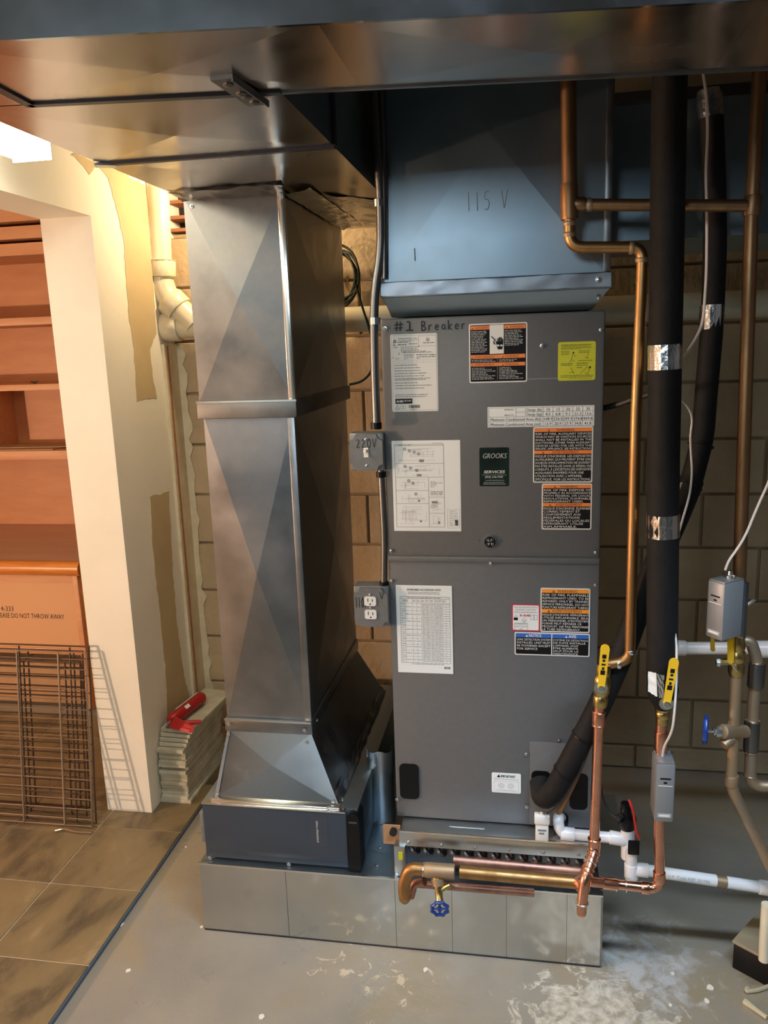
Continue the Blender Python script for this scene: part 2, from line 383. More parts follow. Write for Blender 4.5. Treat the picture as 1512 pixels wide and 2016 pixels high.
# ================================================================== THE SETTING
XT, YT0, TS, ZT = -0.8153, 0.3402, 0.305, 0.016
WX, WXB, WY = -0.969, -1.140, 0.439          # left wall face, its far face, jamb
YB = 0.97                                     # face of the block wall
struct(box('floor', -3.4, 2.2, -4.0, 2.2, -0.08, 0.0, 'painted_concrete'))
struct(box('ceiling', -3.4, 2.2, -4.0, 2.2, 2.46, 2.54, 'ceiling_paint'))
struct(box('wall_right', 2.2, 2.3, -4.0, 2.2, -0.08, 2.54, 'wall_plain'))
struct(box('wall_front', -3.4, 2.2, -4.1, -4.0, -0.08, 2.54, 'wall_plain'))
struct(box('wall_side_room', -3.5, -3.4, -4.0, 2.2, -0.08, 2.54, 'room_wall'))
struct(box('wall_side_room_back', -3.4, WXB, 2.05, 2.15, 0, 2.46, 'room_wall'))

# tiled floor of the left strip and the side room
tf = struct(box('floor_tiled', -3.38, XT-0.001, -3.6, 1.15, 0.0, 0.0125, 'grout'))
tile_me = None
for i in range(8):
    for j in range(-9, 3):
        x1 = XT-i*TS; y1 = YT0+(j+1)*TS
        if x1-TS < -3.38 or (x1 > -1.14 and x1-TS > WX-0.5 and y1-TS > 0.95): continue
        if y1 > 1.15: y1c = 1.15
        g = G()
        a, b, c_, d = x1-TS+0.0022, x1-(0.0022 if i else 0.0), y1-TS+0.0022, min(y1-0.0022, 1.15)
        if d-c_ < 0.02: continue
        if tile_me is None or i == 0 or d < y1-0.003:
            o = G().box(a, b, c_, d, 0.0125, ZT, bev=0.0012).build('tile', 'slate_tile', tf)
            if i and tile_me is None: tile_me = o.data
        else:
            o = bpy.data.objects.new('tile', tile_me); COL.objects.link(o); o.parent = tf
            o.location = Vector(((a+b)/2, (c_+d)/2, 0.0125))-WL[tf.name]
box('thinset_edge', XT-0.001, XT+0.004, -3.6, 0.96, 0.0, 0.0115, 'tile_edge', tf)

# left wall: pier behind the jamb, header above the opening, pier nearer the room
g = G().box(WXB, WX, WY, YB+0.2, 0, 2.46).box(WXB, WX, -1.5, WY, 2.056, 2.46).box(WXB, WX, -4.0, -1.5, 0, 2.46)
wl = struct(g.build('wall_left', 'drywall'))
def wall_patch(name, px, mname, th=0.0015):
    pts = []
    for i in range(len(px)):
        a = Vector(P(*px[i], X=WX)); b = Vector(P(*px[(i+1) % len(px)], X=WX)); n = max(1, int((b-a).length/0.018))
        for k in range(n):
            q = a.lerp(b, k/n); q.y += random.uniform(-.004, .004); q.z += random.uniform(-.004, .004); q.y = min(q.y, YB-.002); pts.append(q)
    G().prism(pts, (th, 0, 0)).build(name, mname, wl)
wall_patch('bare_patch', [(190, 322), (214, 352), (228, 410), (243, 470), (247, 540), (252, 610), (263, 690), (270, 789), (309, 783), (300, 740), (294, 690), (308, 655), (300, 540), (291, 430), (286, 366), (240, 340)], 'patch_tan')
wall_patch('bare_patch', [(139, 303), (176, 342), (186, 330), (186, 318), (150, 303)], 'patch_tan')
wall_patch('bare_patch', [(295, 978), (332, 967), (338, 1100), (347, 1220), (362, 1330), (376, 1385), (376, 1440), (330, 1430), (326, 1330), (318, 1240), (306, 1140), (299, 1060)], 'patch_tan')
# board and rough plaster where the drywall meets the block wall
t1 = struct(box('trim_1', WX, WX+0.012, 0.855, 0.966, ZT, 1.665, 'plaster_rough'))
random.seed(3)
pts = [(WX+0.012, 0.9, ZT)]; ring = []
n = 46
for k in range(n+1): ring.append((WX+0.028+0.012*random.random()+(0.012 if random.random() < .2 else 0), 0.964, ZT+(1.66-ZT)*k/n))
pl = [(WX+0.0, 0.964, ZT)]+ring+[(WX+0.0, 0.964, 1.66)]
G().prism(pl, (0, 0.0055, 0)).build('plaster_edge', 'plaster_rough', t1)
box('wood_strip', WX+0.012, WX+0.016, 0.872, 0.880, ZT, 1.66, 'joist_wood', t1)

# block wall: mortar bed with every block a piece of its own
CO = 0.1972; Z0B = 0.095
wb = struct(box('wall_back', WXB, 2.2, YB+0.012, YB+0.2, 0, 2.05, 'mortar'))
bl_me = None; JW = 0.010; BLW = 0.405
for r in range(-1, 10):
    z0 = Z0B+r*CO; z1 = z0+CO
    z0c, z1c = max(z0, 0.0), min(z1, 2.05)
    if z1c-z0c < 0.03: continue
    x = -1.05-(BLW/2 if r % 2 else 0.0)
    while x < 2.2:
        a, b = max(x, WX), min(x+BLW, 2.2)
        if b-a > 0.03:
            full = (a == x and b == x+BLW and z0c == z0 and z1c == z1)
            if full and bl_me is not None:
                o = bpy.data.objects.new('block', bl_me); COL.objects.link(o); o.parent = wb
                o.location = Vector(((a+b)/2, YB+0.0075+random.uniform(-.002, .002), z0c+JW/2))-WL[wb.name]
            else:
                o = G().box(a+JW/2, b-JW/2, YB, YB+0.015, z0c+JW/2, z1c-JW/2, bev=0.003).build('block', 'block_paint', wb)
                if full: bl_me = o.data
        x += BLW
# open joist bay above the block wall
jb = struct(box('trim_2', WXB, 2.2, YB+0.15, YB+0.2, 2.05, 2.46, 'shade_black'))  # near-black sheet, the shade of the bay put into its colour
for k, z in enumerate((2.235, 2.185, 2.130, 2.085)):
    box('joist_slat', WXB, -0.45, YB+0.05, YB+0.15, z-0.006, z+0.006, 'joist_wood', jb)
g = G(); random.seed(11)
for k in range(14):
    x = WX+0.03+k*0.055; g.box(x, x+0.06, YB+0.01, YB+0.12, 2.05, 2.05+random.uniform(0.004, 0.022))
g.build('mortar_crust', 'mortar', wb)

# ================================================================== DUCTS OVERHEAD
ZD = 2.02
def yb_main(x): return -0.751+0.126*(x+0.404)
def yf_main(x): return yb_main(x)-0.262
ZTD = 2.40
md = thing('trunk_duct', 'long galvanized trunk duct running overhead across the top of the picture', 'duct', (0.4, -0.8, ZD))
xa, xb = -0.505, 2.15
g = G()
g.add([(xa, yf_main(xa), ZD), (xb, yf_main(xb), ZD), (xb, yf_main(xb), ZTD), (xa, yf_main(xa), ZTD)], [(0, 1, 2, 3)])
g.add([(xa, yb_main(xa), ZD), (xb, yb_main(xb), ZD), (xb, yb_main(xb), ZTD), (xa, yb_main(xa), ZTD)], [(3, 2, 1, 0)])
g.add([(xa, yf_main(xa), ZD), (xa, yb_main(xa), ZD), (xa, yb_main(xa), ZTD), (xa, yf_main(xa), ZTD)], [(3, 2, 1, 0)])
g.add([(xb, yf_main(xb), ZD), (xb, yb_main(xb), ZD), (xb, yb_main(xb), ZTD), (xb, yf_main(xb), ZTD)], [(0, 1, 2, 3)])
g.add([(xa, yf_main(xa), ZTD), (xb, yf_main(xb), ZTD), (xb, yb_main(xb), ZTD), (xa, yb_main(xa), ZTD)], [(0, 1, 2, 3)])
g.build('duct_body', 'galv_navy_reflect', md)
for (a, b, d) in ((-0.505, -0.40, 0.002), (-0.40, 0.10, 0.006), (0.10, 0.62, 0.004), (0.62, 1.3, 0.005), (1.3, 2.15, 0.005)):
    G().crossbreak((a, yf_main(a), ZD), (a, yb_main(a), ZD), (b, yb_main(b), ZD), (b, yf_main(b), ZD), d).build('bottom_panel', 'galv_warm_reflect', md)
g = G()
for (x0, x1) in ((-0.505, 2.15),):
    g.prism([(x0, yf_main(x0)-0.004, ZD-0.003), (x1, yf_main(x1)-0.004, ZD-0.003), (x1, yf_main(x1)-0.004, ZD+0.012), (x0, yf_main(x0)-0.004, ZD+0.012)], (0, 0.006, 0))
g.build('front_fold', 'galv_navy_reflect', md)
g = G(); h = 0.010
g.prism([(-0.405, yb_main(-0.405)-h, ZD-0.004), (-0.018, yb_main(-0.018)-h, ZD-0.004), (-0.018, yb_main(-0.018)+h*.4, ZD-0.004), (-0.405, yb_main(-0.405)+h*.4, ZD-0.004)], (0, 0, 0.006))
g.build('drive_cleat', 'cleat_dark', md)
g = G()
g.prism([(-0.412, yb_main(-0.41)+h*.3, ZD-0.004), (-0.396, yf_main(-0.39), ZD-0.004), (-0.380, yf_main(-0.38), ZD-0.004), (-0.397, yb_main(-0.4)+h*.3, ZD-0.004)], (0, 0, 0.006))
g.build('drive_cleat', 'cleat_dark', md)
g = G(); g.prism([(-0.018, yb_main(-.018)-.003, ZD-0.003), (2.15, yb_main(2.15)-.003, ZD-0.003), (2.15, yb_main(2.15)+.004, ZD-0.003), (-0.018, yb_main(-.018)+.004, ZD-0.003)], (0, 0, .02))
g.build('rear_fold', 'galv_dark', md)
# hanger plate across the seam
a, b = P(436, 156, Z=ZD-0.01), P(510, 208, Z=ZD-0.01); dr = (b-a).normalized(); sd = Vector((-dr.y, dr.x, 0))*0.017
hp = G().prism([a-sd, b-sd, b+sd, a+sd], (0, 0, 0.006)).build('hanger_plate', 'galv_dull', md)
G().prism([a-sd, b-sd, b-sd*.86, a-sd*.86], (0, 0, -0.004)).build('plate_lip', 'dark_steel', hp)
for t in (0.17, 0.5, 0.64, 0.86):
    c = a.lerp(b, t); G().lathe(c+Vector((0, 0, 0.0)), c+Vector((0, 0, -0.004)), [(0, .008), (.5, .008), (1, .004)], 8).build('bolt', 'dark_steel', hp, True)

bd = thing('return_duct', 'galvanized return duct branching back from the trunk over the tall metal column', 'duct', (-0.26, 0, ZD))
x0, x1 = -0.507, -0.020; YE = 0.775; YS = -0.350
yl, yr = yb_main(x0)+0.004, yb_main(x1)+0.004
G().crossbreak((x0, yl, ZD), (x0, YS, ZD), (x1, YS, ZD), (x1, yr, ZD), 0.008).build('bottom_panel', 'galv_warm_reflect', bd)
G().crossbreak((x0, YS, ZD), (x0, 0.10, ZD), (x1, 0.10, ZD), (x1, YS, ZD), -0.004).build('bottom_panel', 'galv_warm_reflect', bd)
G().add([(x0, 0.10, ZD), (x0, YE, ZD), (x1, YE, ZD), (x1, 0.10, ZD)], [(0, 1, 2, 3)]).build('bottom_panel', 'galv_warm_reflect', bd)
G().add([(x1, yr, ZD), (x1, YS, ZD), (x1, YS, ZTD), (x1, yr, ZTD)], [(0, 1, 2, 3)]).build('side_panel', 'galv_blue_reflect', bd)
G().crossbreak((x1, YS, ZD), (x1, YE, ZD), (x1, YE, ZTD), (x1, YS, ZTD), -0.006).build('side_panel', 'galv_blue_reflect', bd)
G().add([(x0, yl, ZD), (x0, YE, ZD), (x0, YE, ZTD), (x0, yl, ZTD)], [(3, 2, 1, 0)]).build('side_panel', 'galv_dull', bd)
G().add([(x0, YE, ZD), (x1, YE, ZD), (x1, YE, ZTD), (x0, YE, ZTD)], [(3, 2, 1, 0)]).build('back_panel', 'galv_dull', bd)
G().add([(x0, yl, ZTD), (x1, yr, ZTD), (x1, YE, ZTD), (x0, YE, ZTD)], [(0, 1, 2, 3)]).build('top_panel', 'galv_dull', bd)
box('drive_cleat', x0-0.002, x1+0.004, YS-0.007, YS+0.007, ZD-0.005, ZD+0.001, 'cleat_dark', bd)
box('drive_cleat', x1-0.001, x1+0.006, YS-0.010, YS+0.010, ZD, ZTD-.002, 'cleat_dark', bd)
box('corner_tab', x0-0.012, x0+0.03, YS-0.012, YS+0.014, ZD-0.006, ZD-0.001, 'steel', bd, rz=0.4)
# foil tape sealing the column into the duct
g = G(); random.seed(5)
def tape(p0, p1, q1, q0, nu=14, nv=3, amp=0.002):
    g = G(); p0, p1, q1, q0 = map(Vector, (p0, p1, q1, q0)); vs = []; n = (p1-p0).cross(q0-p0).normalized()
    for i in range(nu+1):
        for j in range(nv+1):
            t, s = i/nu, j/nv; v = p0.lerp(p1, t).lerp(q0.lerp(q1, t), s)
            vs.append(v+n*random.uniform(-amp, amp)+Vector((0, 0, random.uniform(-amp, amp))))
    fs = [(i*(nv+1)+j, (i+1)*(nv+1)+j, (i+1)*(nv+1)+j+1, i*(nv+1)+j+1) for i in range(nu) for j in range(nv)]
    return g.add(vs, fs)
CX0, CX1, CY0, CY1 = -0.500, -0.240, 0.045, 0.705
tape((CX0-.01, CY0-.075, ZD-.004), (CX1+.02, CY0-.075, ZD-.004), (CX1+.006, CY0-.004, ZD-.012), (CX0, CY0-.004, ZD-.012)).build('foil_tape', 'galv_warm_reflect', bd)
tape((CX1+.006, CY0, ZD-.014), (CX1+.006, CY1, ZD-.014), (CX1+.075, CY1-.02, ZD-.004), (CX1+.075, CY0-.02, ZD-.004), 22, 4, .002).build('foil_tape', 'foil', bd, True)
tape((CX1+.08, .12, ZD-.004), (CX1+.08, .74, ZD-.004), (x1+.004, .74, ZD-.003), (x1+.004, .30, ZD-.003), 16, 5, .0018).build('foil_tape', 'foil', bd, True)

# ================================================================== RETURN COLUMN
rc = thing('return_drop', 'tall galvanized return air column with cross creased sheets left of the grey unit', 'duct', (-0.37, 0.4, 0.6))
def column_section(parent, xl, xr, ya, yb, z0, z1, dep, mname):
    cs = [((xl, ya), (xr, ya)), ((xr, ya), (xr, yb)), ((xr, yb), (xl, yb)), ((xl, yb), (xl, ya))]
    for i, ((ax, ay), (bx, by)) in enumerate(cs):
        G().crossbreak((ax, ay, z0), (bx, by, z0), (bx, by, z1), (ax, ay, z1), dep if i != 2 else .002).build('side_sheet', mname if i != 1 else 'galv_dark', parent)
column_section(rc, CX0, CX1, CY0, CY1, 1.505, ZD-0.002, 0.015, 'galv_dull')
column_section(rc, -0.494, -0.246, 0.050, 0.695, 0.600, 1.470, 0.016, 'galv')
box('joint_band', CX0-0.006, CX1+0.006, CY0-0.006, CY1+0.004, 1.462, 1.506, 'galv_dull', rc, bev=0.002)
box('bright_edge', CX0-0.007, CX1+0.007, CY0-0.008, CY0-0.004, 1.503, 1.508, 'edge_bright', rc)
box('corner_fold', CX1-0.014, CX1+0.004, CY0-0.005, CY0+0.004, 1.508, ZD-0.012, 'edge_bright', rc, bev=0.002)
box('corner_fold', -0.262, -0.242, 0.045, 0.054, 0.602, 1.462, 'galv', rc, bev=0.002)
for p in ((CX0+.022, CY0-.003, 1.995),): screw(rc, p, r=.004)

# transition boot under the column
tb = thing('transition_boot', 'flared galvanized boot between the metal column and the dark filter cabinet', 'duct', (-0.33, 0.3, 0.39))
ZC = 0.396
T = [(-0.494, 0.048, 0.566), (-0.246, 0.048, 0.566), (-0.246, 0.69, 0.566), (-0.494, 0.69, 0.566)]
B = [(-0.515, -0.035, ZC+0.003), (-0.155, -0.035, ZC+0.003), (-0.150, 0.70, ZC+0.003), (-0.515, 0.70, ZC+0.003)]
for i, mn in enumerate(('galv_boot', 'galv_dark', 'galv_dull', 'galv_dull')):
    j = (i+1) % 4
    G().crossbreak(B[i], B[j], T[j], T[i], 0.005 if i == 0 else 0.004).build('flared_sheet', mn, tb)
box('collar_band', -0.499, -0.241, 0.042, 0.70, 0.564, 0.602, 'galv', tb, bev=0.0015)
box('bright_edge', -0.500, -0.243, 0.039, 0.043, 0.598, 0.603, 'edge_bright', tb)
box('bottom_flange', -0.520, -0.150, -0.052, -0.030, ZC, ZC+0.006, 'edge_bright', tb, bev=0.001)
tape((-0.150, -.03, ZC+.004), (-0.145, .70, ZC+.004), (-.163, .70, ZC+.030), (-.168, -.02, ZC+.030), 22, 3, .003).build('foil_tape', 'galv_dark', tb)
G().prism([(-0.515, -0.036, ZC+.004), (-0.494, 0.047, 0.565), (-0.486, 0.047, 0.565), (-0.504, -0.036, ZC+.004)], (0, -0.003, 0)).build('corner_fold', 'galv', tb)
for p in ((-0.486, .038, .588), (-0.262, .038, .580), (-0.489, .035, .557), (-0.256, .035, .545), (-0.505, -.036, .412), (-0.170, -.036, .410), (-0.18, -.052, .400)): screw(tb, p, r=.0045)
screw(tb, (-0.239, .09, .586), (1, 0, 0), .0045); screw(tb, (-0.148, -.02, .408), (1, 0, 0), .005)
# ================================================================== FILTER CABINET AND BASE
BX0, BX1, BYF, BZ = -0.5592, 0.5499, -0.0816, 0.217
fc = thing('filter_cabinet', 'dark slate filter cabinet under the metal column on the galvanized base', 'filter cabinet', (-0.33, 0.3, BZ))
box('cabinet_body', -0.545, -0.100, -0.045, 0.77, BZ, ZC, 'galv_blue_reflect', fc, bev=0.001)
fr = box('filter_door', -0.543, -0.129, -0.062, -0.044, BZ+0.008, ZC-0.004, 'cabinet_slate', fc, bev=0.0015)
box('door_top_edge', -0.545, -0.131, -0.064, -0.044, ZC-0.004, ZC, 'edge_bright', fc)
box('door_hinge_rail', -0.556, -0.543, -0.058, -0.040, BZ+0.05, ZC-0.035, 'box_grey', fc, bev=0.002)
box('label_panel', -0.236, -0.182, -0.0626, -0.0618, 0.285, 0.376, 'cabinet_slate', fr)  # thin raised panel in the same slate colour as the door
g = G(); random.seed(2)
for k in range(30):
    z = 0.298+k*0.0022
    if k == 19: continue
    g.box(-0.2145, -0.2145+0.004+random.random()*.002, -0.0634, -0.0626, z, z+0.0013)
g.build('vertical_lettering', 'lettering_grey', fr)
# black end cap with rounded top
pts = []
for k in range(9): a = PI*k/8; pts.append((-0.110+0.0175*math.cos(a), -0.066, 0.372+0.022*math.sin(a)))
pts += [(-0.1275, -0.066, BZ+0.002), (-0.0925, -0.066, BZ+0.002)]
ec = G().prism(pts, (0, 0.06, 0)).build('end_cap', 'black_plastic', fc)
box('cap_slot', -0.121, -0.099, -0.0675, -0.064, 0.366, 0.371, 'dark_steel', ec)
a = P(735, 1482, Y=.60); b = P(756, 1403, Y=.60)
box('rear_flange', a.x-.01, b.x, .60, .606, ZC-.01, b.z, 'black_plastic', fc)
for p in ((-0.533, -0.0625, 0.2225), (-0.300, -0.0625, 0.2225)): screw(fc, p, r=.005)

bs = thing('plenum_base', 'long low galvanized base box standing on the floor under the unit', 'base', (0, 0.3, 0))
box('base_body', BX0+0.001, BX1-0.001, BYF+0.002, 0.77, 0.0, BZ-0.001, 'galv_blue_reflect', bs)
seams = [BX0]+[P(u, 1800, Y=BYF).x for u in (567, 779, 890, 997, 1116)]+[BX1]
random.seed(8)
for i in range(len(seams)-1):
    a, b = seams[i], seams[i+1]
    G().crossbreak((a+.0006, BYF, 0.004), (b-.0006, BYF, 0.004), (b-.0006, BYF, BZ-.003), (a+.0006, BYF, BZ-.003), 0.0012*(1 if i % 2 else -.5)+0.0004).build('front_panel', 'galv_mirror', bs)
box('top_edge', BX0-0.002, 0.02, BYF-0.003, BYF+0.003, BZ-0.003, BZ+0.002, 'edge_bright', bs)
box('top_edge', 0.36, BX1+0.002, BYF-0.003, BYF+0.003, BZ-0.003, BZ+0.002, 'edge_bright', bs)
box('bottom_edge', BX0, BX1, BYF-0.001, BYF+0.003, 0.0, 0.0045, 'cleat_dark', bs)
box('end_fold', BX1-.002, BX1+.003, BYF-.001, BYF+.02, 0.003, BZ, 'galv_dark', bs)
screw(bs, (BX1+.003, BYF+.03, .18), (1, 0, 0), .004)
for p in ((-0.055, -0.03, BZ), (-0.06, 0.05, BZ), (0.005, BYF+.01, BZ)): screw(bs, p, (0, 0, 1), .005)

# rolled sheet standing between cabinet and unit
q = P(748, 1618, Z=BZ); rcx, rcy = q.x+.004, q.y+0.02
ofs = thing('sheet_offcut', 'curled offcut of shiny galvanized sheet standing between the filter cabinet and unit', 'metal sheet', (rcx, rcy, BZ))
vs = []; fs = []; nA = 14
ztop = P(740, 1468, Y=rcy).z
for i in range(nA+1):
    a = -PI*0.98+i/nA*PI*1.15
    for j, z in enumerate((BZ+.001+.004*math.sin(i), (BZ+ztop)/2, ztop-0.010*abs(math.sin(i*.5)))):
        vs.append((rcx+0.041*math.cos(a)*(1-.03*j), rcy+0.032*math.sin(a), z))
for i in range(nA):
    for j in range(2): fs.append((i*3+j, (i+1)*3+j, (i+1)*3+j+1, i*3+j+1))
cs = G().add(vs, fs).build('curled_sheet', 'galv_cool_reflect', ofs, True)
G().add([(rcx-.039, rcy-.012, ztop-.03), (rcx-.005, rcy-.035, ztop-.045), (rcx-.005, rcy-.035, ztop-.012), (rcx-.041, rcy-.008, ztop-.004)], [(0, 1, 2, 3)]).build('folded_lip', 'galv_cool_reflect', ofs)

# ================================================================== SUPPLY PLENUM
sp = thing('supply_plenum', 'bluish galvanized supply plenum rising from the top of the grey unit', 'duct', (0.27, 0.2, 1.70))
PX0, PX1, PY0, PY1 = 0.012, 0.541, -0.012, 0.55
G().crossbreak((PX0, PY0, 1.785), (PX1-.015, PY0, 1.785), (PX1-.015, PY0, 2.41), (PX0, PY0, 2.41), 0.012).build('front_sheet', 'galv_blue_reflect', sp)
G().crossbreak((PX1, PY0+.01, 1.785), (PX1, PY1, 1.785), (PX1, PY1, 2.41), (PX1, PY0+.01, 2.41), 0.006).build('side_sheet', 'galv_blue_reflect', sp)
G().crossbreak((PX0, PY1, 1.785), (PX0, PY0, 1.785), (PX0, PY0, 2.41), (PX0, PY1, 2.41), 0.006).build('side_sheet', 'galv_blue_reflect', sp)
G().add([(PX0, PY1, 1.785), (PX1, PY1, 1.785), (PX1, PY1, 2.41), (PX0, PY1, 2.41)], [(3, 2, 1, 0)]).build('rear_sheet', 'galv_blue_reflect', sp)
box('corner_fold', PX1-.017, PX1-.001, PY0-.004, PY0+.012, 1.785, 2.41, 'galv_dark', sp, bev=.002)
box('corner_fold', PX0-.003, PX0+.004, PY0-.003, PY0+.008, 1.785, 2.41, 'steel', sp, bev=.002)
box('joint_band', PX0-.006, PX1+.004, PY0-.010, PY1+.004, 1.748, 1.785, 'galv_blue_reflect', sp, bev=.004)
bT = [(PX0, PY0-.006, 1.748), (PX1-.002, PY0-.006, 1.748), (PX1-.002, PY1, 1.748), (PX0, PY1, 1.748)]
bB = [(0.026, 0.02, 1.7035), (0.503, 0.02, 1.7035), (0.503, PY1-.03, 1.7035), (0.026, PY1-.03, 1.7035)]
G().hexa(bB, bT).build('tapered_skirt', 'galv_blue_reflect', sp)
tape((PX0-.004, PY0-.012, 1.752), (PX1, PY0-.012, 1.752), (PX1, PY0-.012, 1.782), (PX0-.004, PY0-.012, 1.782), 26, 3, .0012).build('foil_tape', 'galv', sp, True)
screw(sp, (PX1-.028, PY0-.013, 1.768), r=.006); screw(sp, (PX1-.025, PY0+.005, 1.728), (0.3, -.8, -.5), .004)
a, b = P(745, 176, Y=PY0-.003), P(995, 152, Y=PY0-.003)
tape(a, b, b+Vector((0, 0, .004)), a+Vector((0, 0, .030)), 24, 3, .0015).build('foil_tape', 'foil', sp, True)
# supply trunk going off to the right behind the pipes
st = thing('supply_duct', 'dark galvanized supply duct running off to the right behind the black insulated pipes', 'duct', (1.0, 0.35, 1.86))
G().crossbreak((PX1+.008, 0.10, 1.862), (0.92, 0.10, 1.862), (0.92, 0.10, 2.165), (PX1+.008, 0.10, 2.165), .006).build('front_sheet', 'galv_blue_reflect', st)
G().crossbreak((0.92, 0.10, 1.862), (1.9, 0.10, 1.862), (1.9, 0.10, 2.165), (0.92, 0.10, 2.165), .006).build('front_sheet', 'galv_blue_reflect', st)
G().box(PX1+.008, 1.9, 0.101, 0.52, 1.862, 2.165).build('duct_body', 'galv_blue_reflect', st)
box('top_edge', PX1+.008, 0.66, 0.092, 0.101, 2.160, 2.168, 'galv', st)
# ================================================================== AIR HANDLER
UW, ZB_, ZM, ZT_ = 0.533, 0.3534, 1.0981, 1.6999
UD = 0.56
ah = thing('air_handler', 'tall dark grey air handler covered in warning stickers', 'air handler', (UW/2, UD/2, ZB_))
box('cabinet_body', 0.002, UW-0.002, 0.012, UD, ZB_, ZT_-0.003, 'unit_paint', ah)
box('upper_panel', 0.0, UW, 0.0, 0.014, ZM+0.004, ZT_, 'unit_paint', ah, bev=0.006)
box('lower_panel', 0.001, UW-0.001, 0.001, 0.014, ZB_+0.001, ZM-0.008, 'unit_paint', ah, bev=0.002)
box('panel_lip', 0.0, UW, -0.006, 0.012, ZM-0.009, ZM+0.006, 'unit_paint', ah, bev=0.004)
sub = P(1043, 1460, Y=0)
box('access_plate', sub.x, UW-0.004, -0.0015, 0.004, ZB_+0.004, sub.z, 'unit_paint', ah, bev=0.001)
for (u, v) in ((758, 647), (1067, 681), (770, 1084), (1172, 1087), (966, 1108), (771, 1143), (1172, 1151), (782, 1573), (1036, 1484), (1101, 1457), (1037, 1587), (1183, 650)):
    p = P(u, v, Y=0); screw(ah, (p.x, -0.002 if v != 1108 else -0.006, p.z), r=0.0042)
p = P(966, 1090, Y=0)
def ovalplate(parent, name, u0, v0, u1, v1, mname, y0, y1, rad=0.014, n=5):
    a, b = P(u0, v1, Y=0), P(u1, v0, Y=0); xa, xb, za, zb = a.x, b.x, a.z, b.z; rad = min(rad, (xb-xa)*.49, (zb-za)*.49); pts = []
    for (cx, cz, s) in ((xb-rad, zb-rad, 0), (xa+rad, zb-rad, 1), (xa+rad, za+rad, 2), (xb-rad, za+rad, 3)):
        for k in range(n+1):
            t = (s+k/n)*PI/2; pts.append((cx+rad*math.cos(t), y0, cz+rad*math.sin(t)))
    return G().prism(pts, (0, y1-y0, 0)).build(name, mname, parent)
for (u0, v0, u1, v1) in ((788, 1505, 824, 1571), (1121, 1523, 1158, 1592), (1046, 1518, 1084, 1560), (1092, 1600, 1119, 1628)):
    ovalplate(ah, 'knockout_plug', u0, v0, u1, v1, 'black_plastic', -0.0022, 0.003)
box('seam_line', P(1040, 744, Y=0).x, P(1098, 744, Y=0).x, -0.0008, 0.001, P(1060, 747, Y=0).z, P(1060, 744.6, Y=0).z, 'ink_grey', ah)

# handwriting: strokes in unit boxes
HW = {'#': [[(.30, 1), (.22, 0)], [(.70, 1), (.62, 0)], [(0, .66), (1, .72)], [(0, .30), (.95, .36)]],
      '1': [[(.2, .9), (.55, 1.0), (.5, .05)], [(.1, .05), (.9, .05)]],
      '1s': [[(.3, 1), (.35, 0)]],
      'B': [[(.1, 1), (.1, 0)], [(.1, 1), (.6, .95), (.7, .75), (.5, .55), (.1, .5)], [(.1, .5), (.7, .42), (.85, .2), (.6, .02), (.1, 0)]],
      'r': [[(.2, .55), (.2, 0)], [(.2, .4), (.45, .58), (.75, .52)]],
      'e': [[(.15, .3), (.8, .32), (.7, .55), (.4, .6), (.15, .35), (.25, .05), (.8, .05)]],
      'a': [[(.75, .5), (.4, .6), (.12, .3), (.35, .02), (.7, .2), (.75, .55), (.78, 0)]],
      'k': [[(.15, 1), (.15, 0)], [(.75, .6), (.15, .25), (.8, 0)]],
      '5': [[(.85, 1), (.2, 1), (.15, .55), (.6, .6), (.85, .32), (.55, 0), (.1, .08)]],
      'V': [[(.1, 1), (.45, 0), (.95, 1.05)]], '2': [[(.1, .8), (.45, 1), (.8, .78), (.1, .02), (.95, .05)]],
      '0': [[(.5, 1), (.12, .6), (.25, .08), (.65, 0), (.9, .5), (.75, .95), (.5, 1)]], ' ': []}
def write(parent, name, chars, u0, v0, u1, v1, Y, r=0.0012, mname='marker', slant=0.0):
    a, b = P(u0, v1, Y=Y), P(u1, v0, Y=Y); n = len(chars); cw = (b.x-a.x)/n; h = b.z-a.z
    for i, ch in enumerate(chars):
        if not HW[ch]: continue
        g = G()
        for st_ in HW[ch]:
            pts = [(a.x+cw*(i+.08+.8*(x+slant*z)), Y-0.0006, a.z+h*z) for x, z in st_]
            g.sweep(pts, r, 5, fillet=cw*.25 if len(pts) > 2 else 0, fseg=3)
        for k, v in enumerate(g.v): g.v[k] = (v[0], Y-0.0006+(v[1]-Y+0.0006)*.25, v[2])
        g.build(name, mname, parent)
write(ah, 'handwritten_mark', ['#', '1', ' '], 775, 631, 838, 652, -0.0004, .0017)
write(ah, 'handwritten_mark', list('Breaker'), 828, 629, 919, 651, -0.0004, .0013)
write(sp, 'handwritten_mark', ['1s', '1s', '5', ' ', 'V'], 917, 374, 1002, 416, PY0-0.0075, .0007, 'ink_grey')
write(sp, 'handwritten_mark', ['1s'], 812, 488, 826, 514, PY0-0.004, .0010, 'marker')

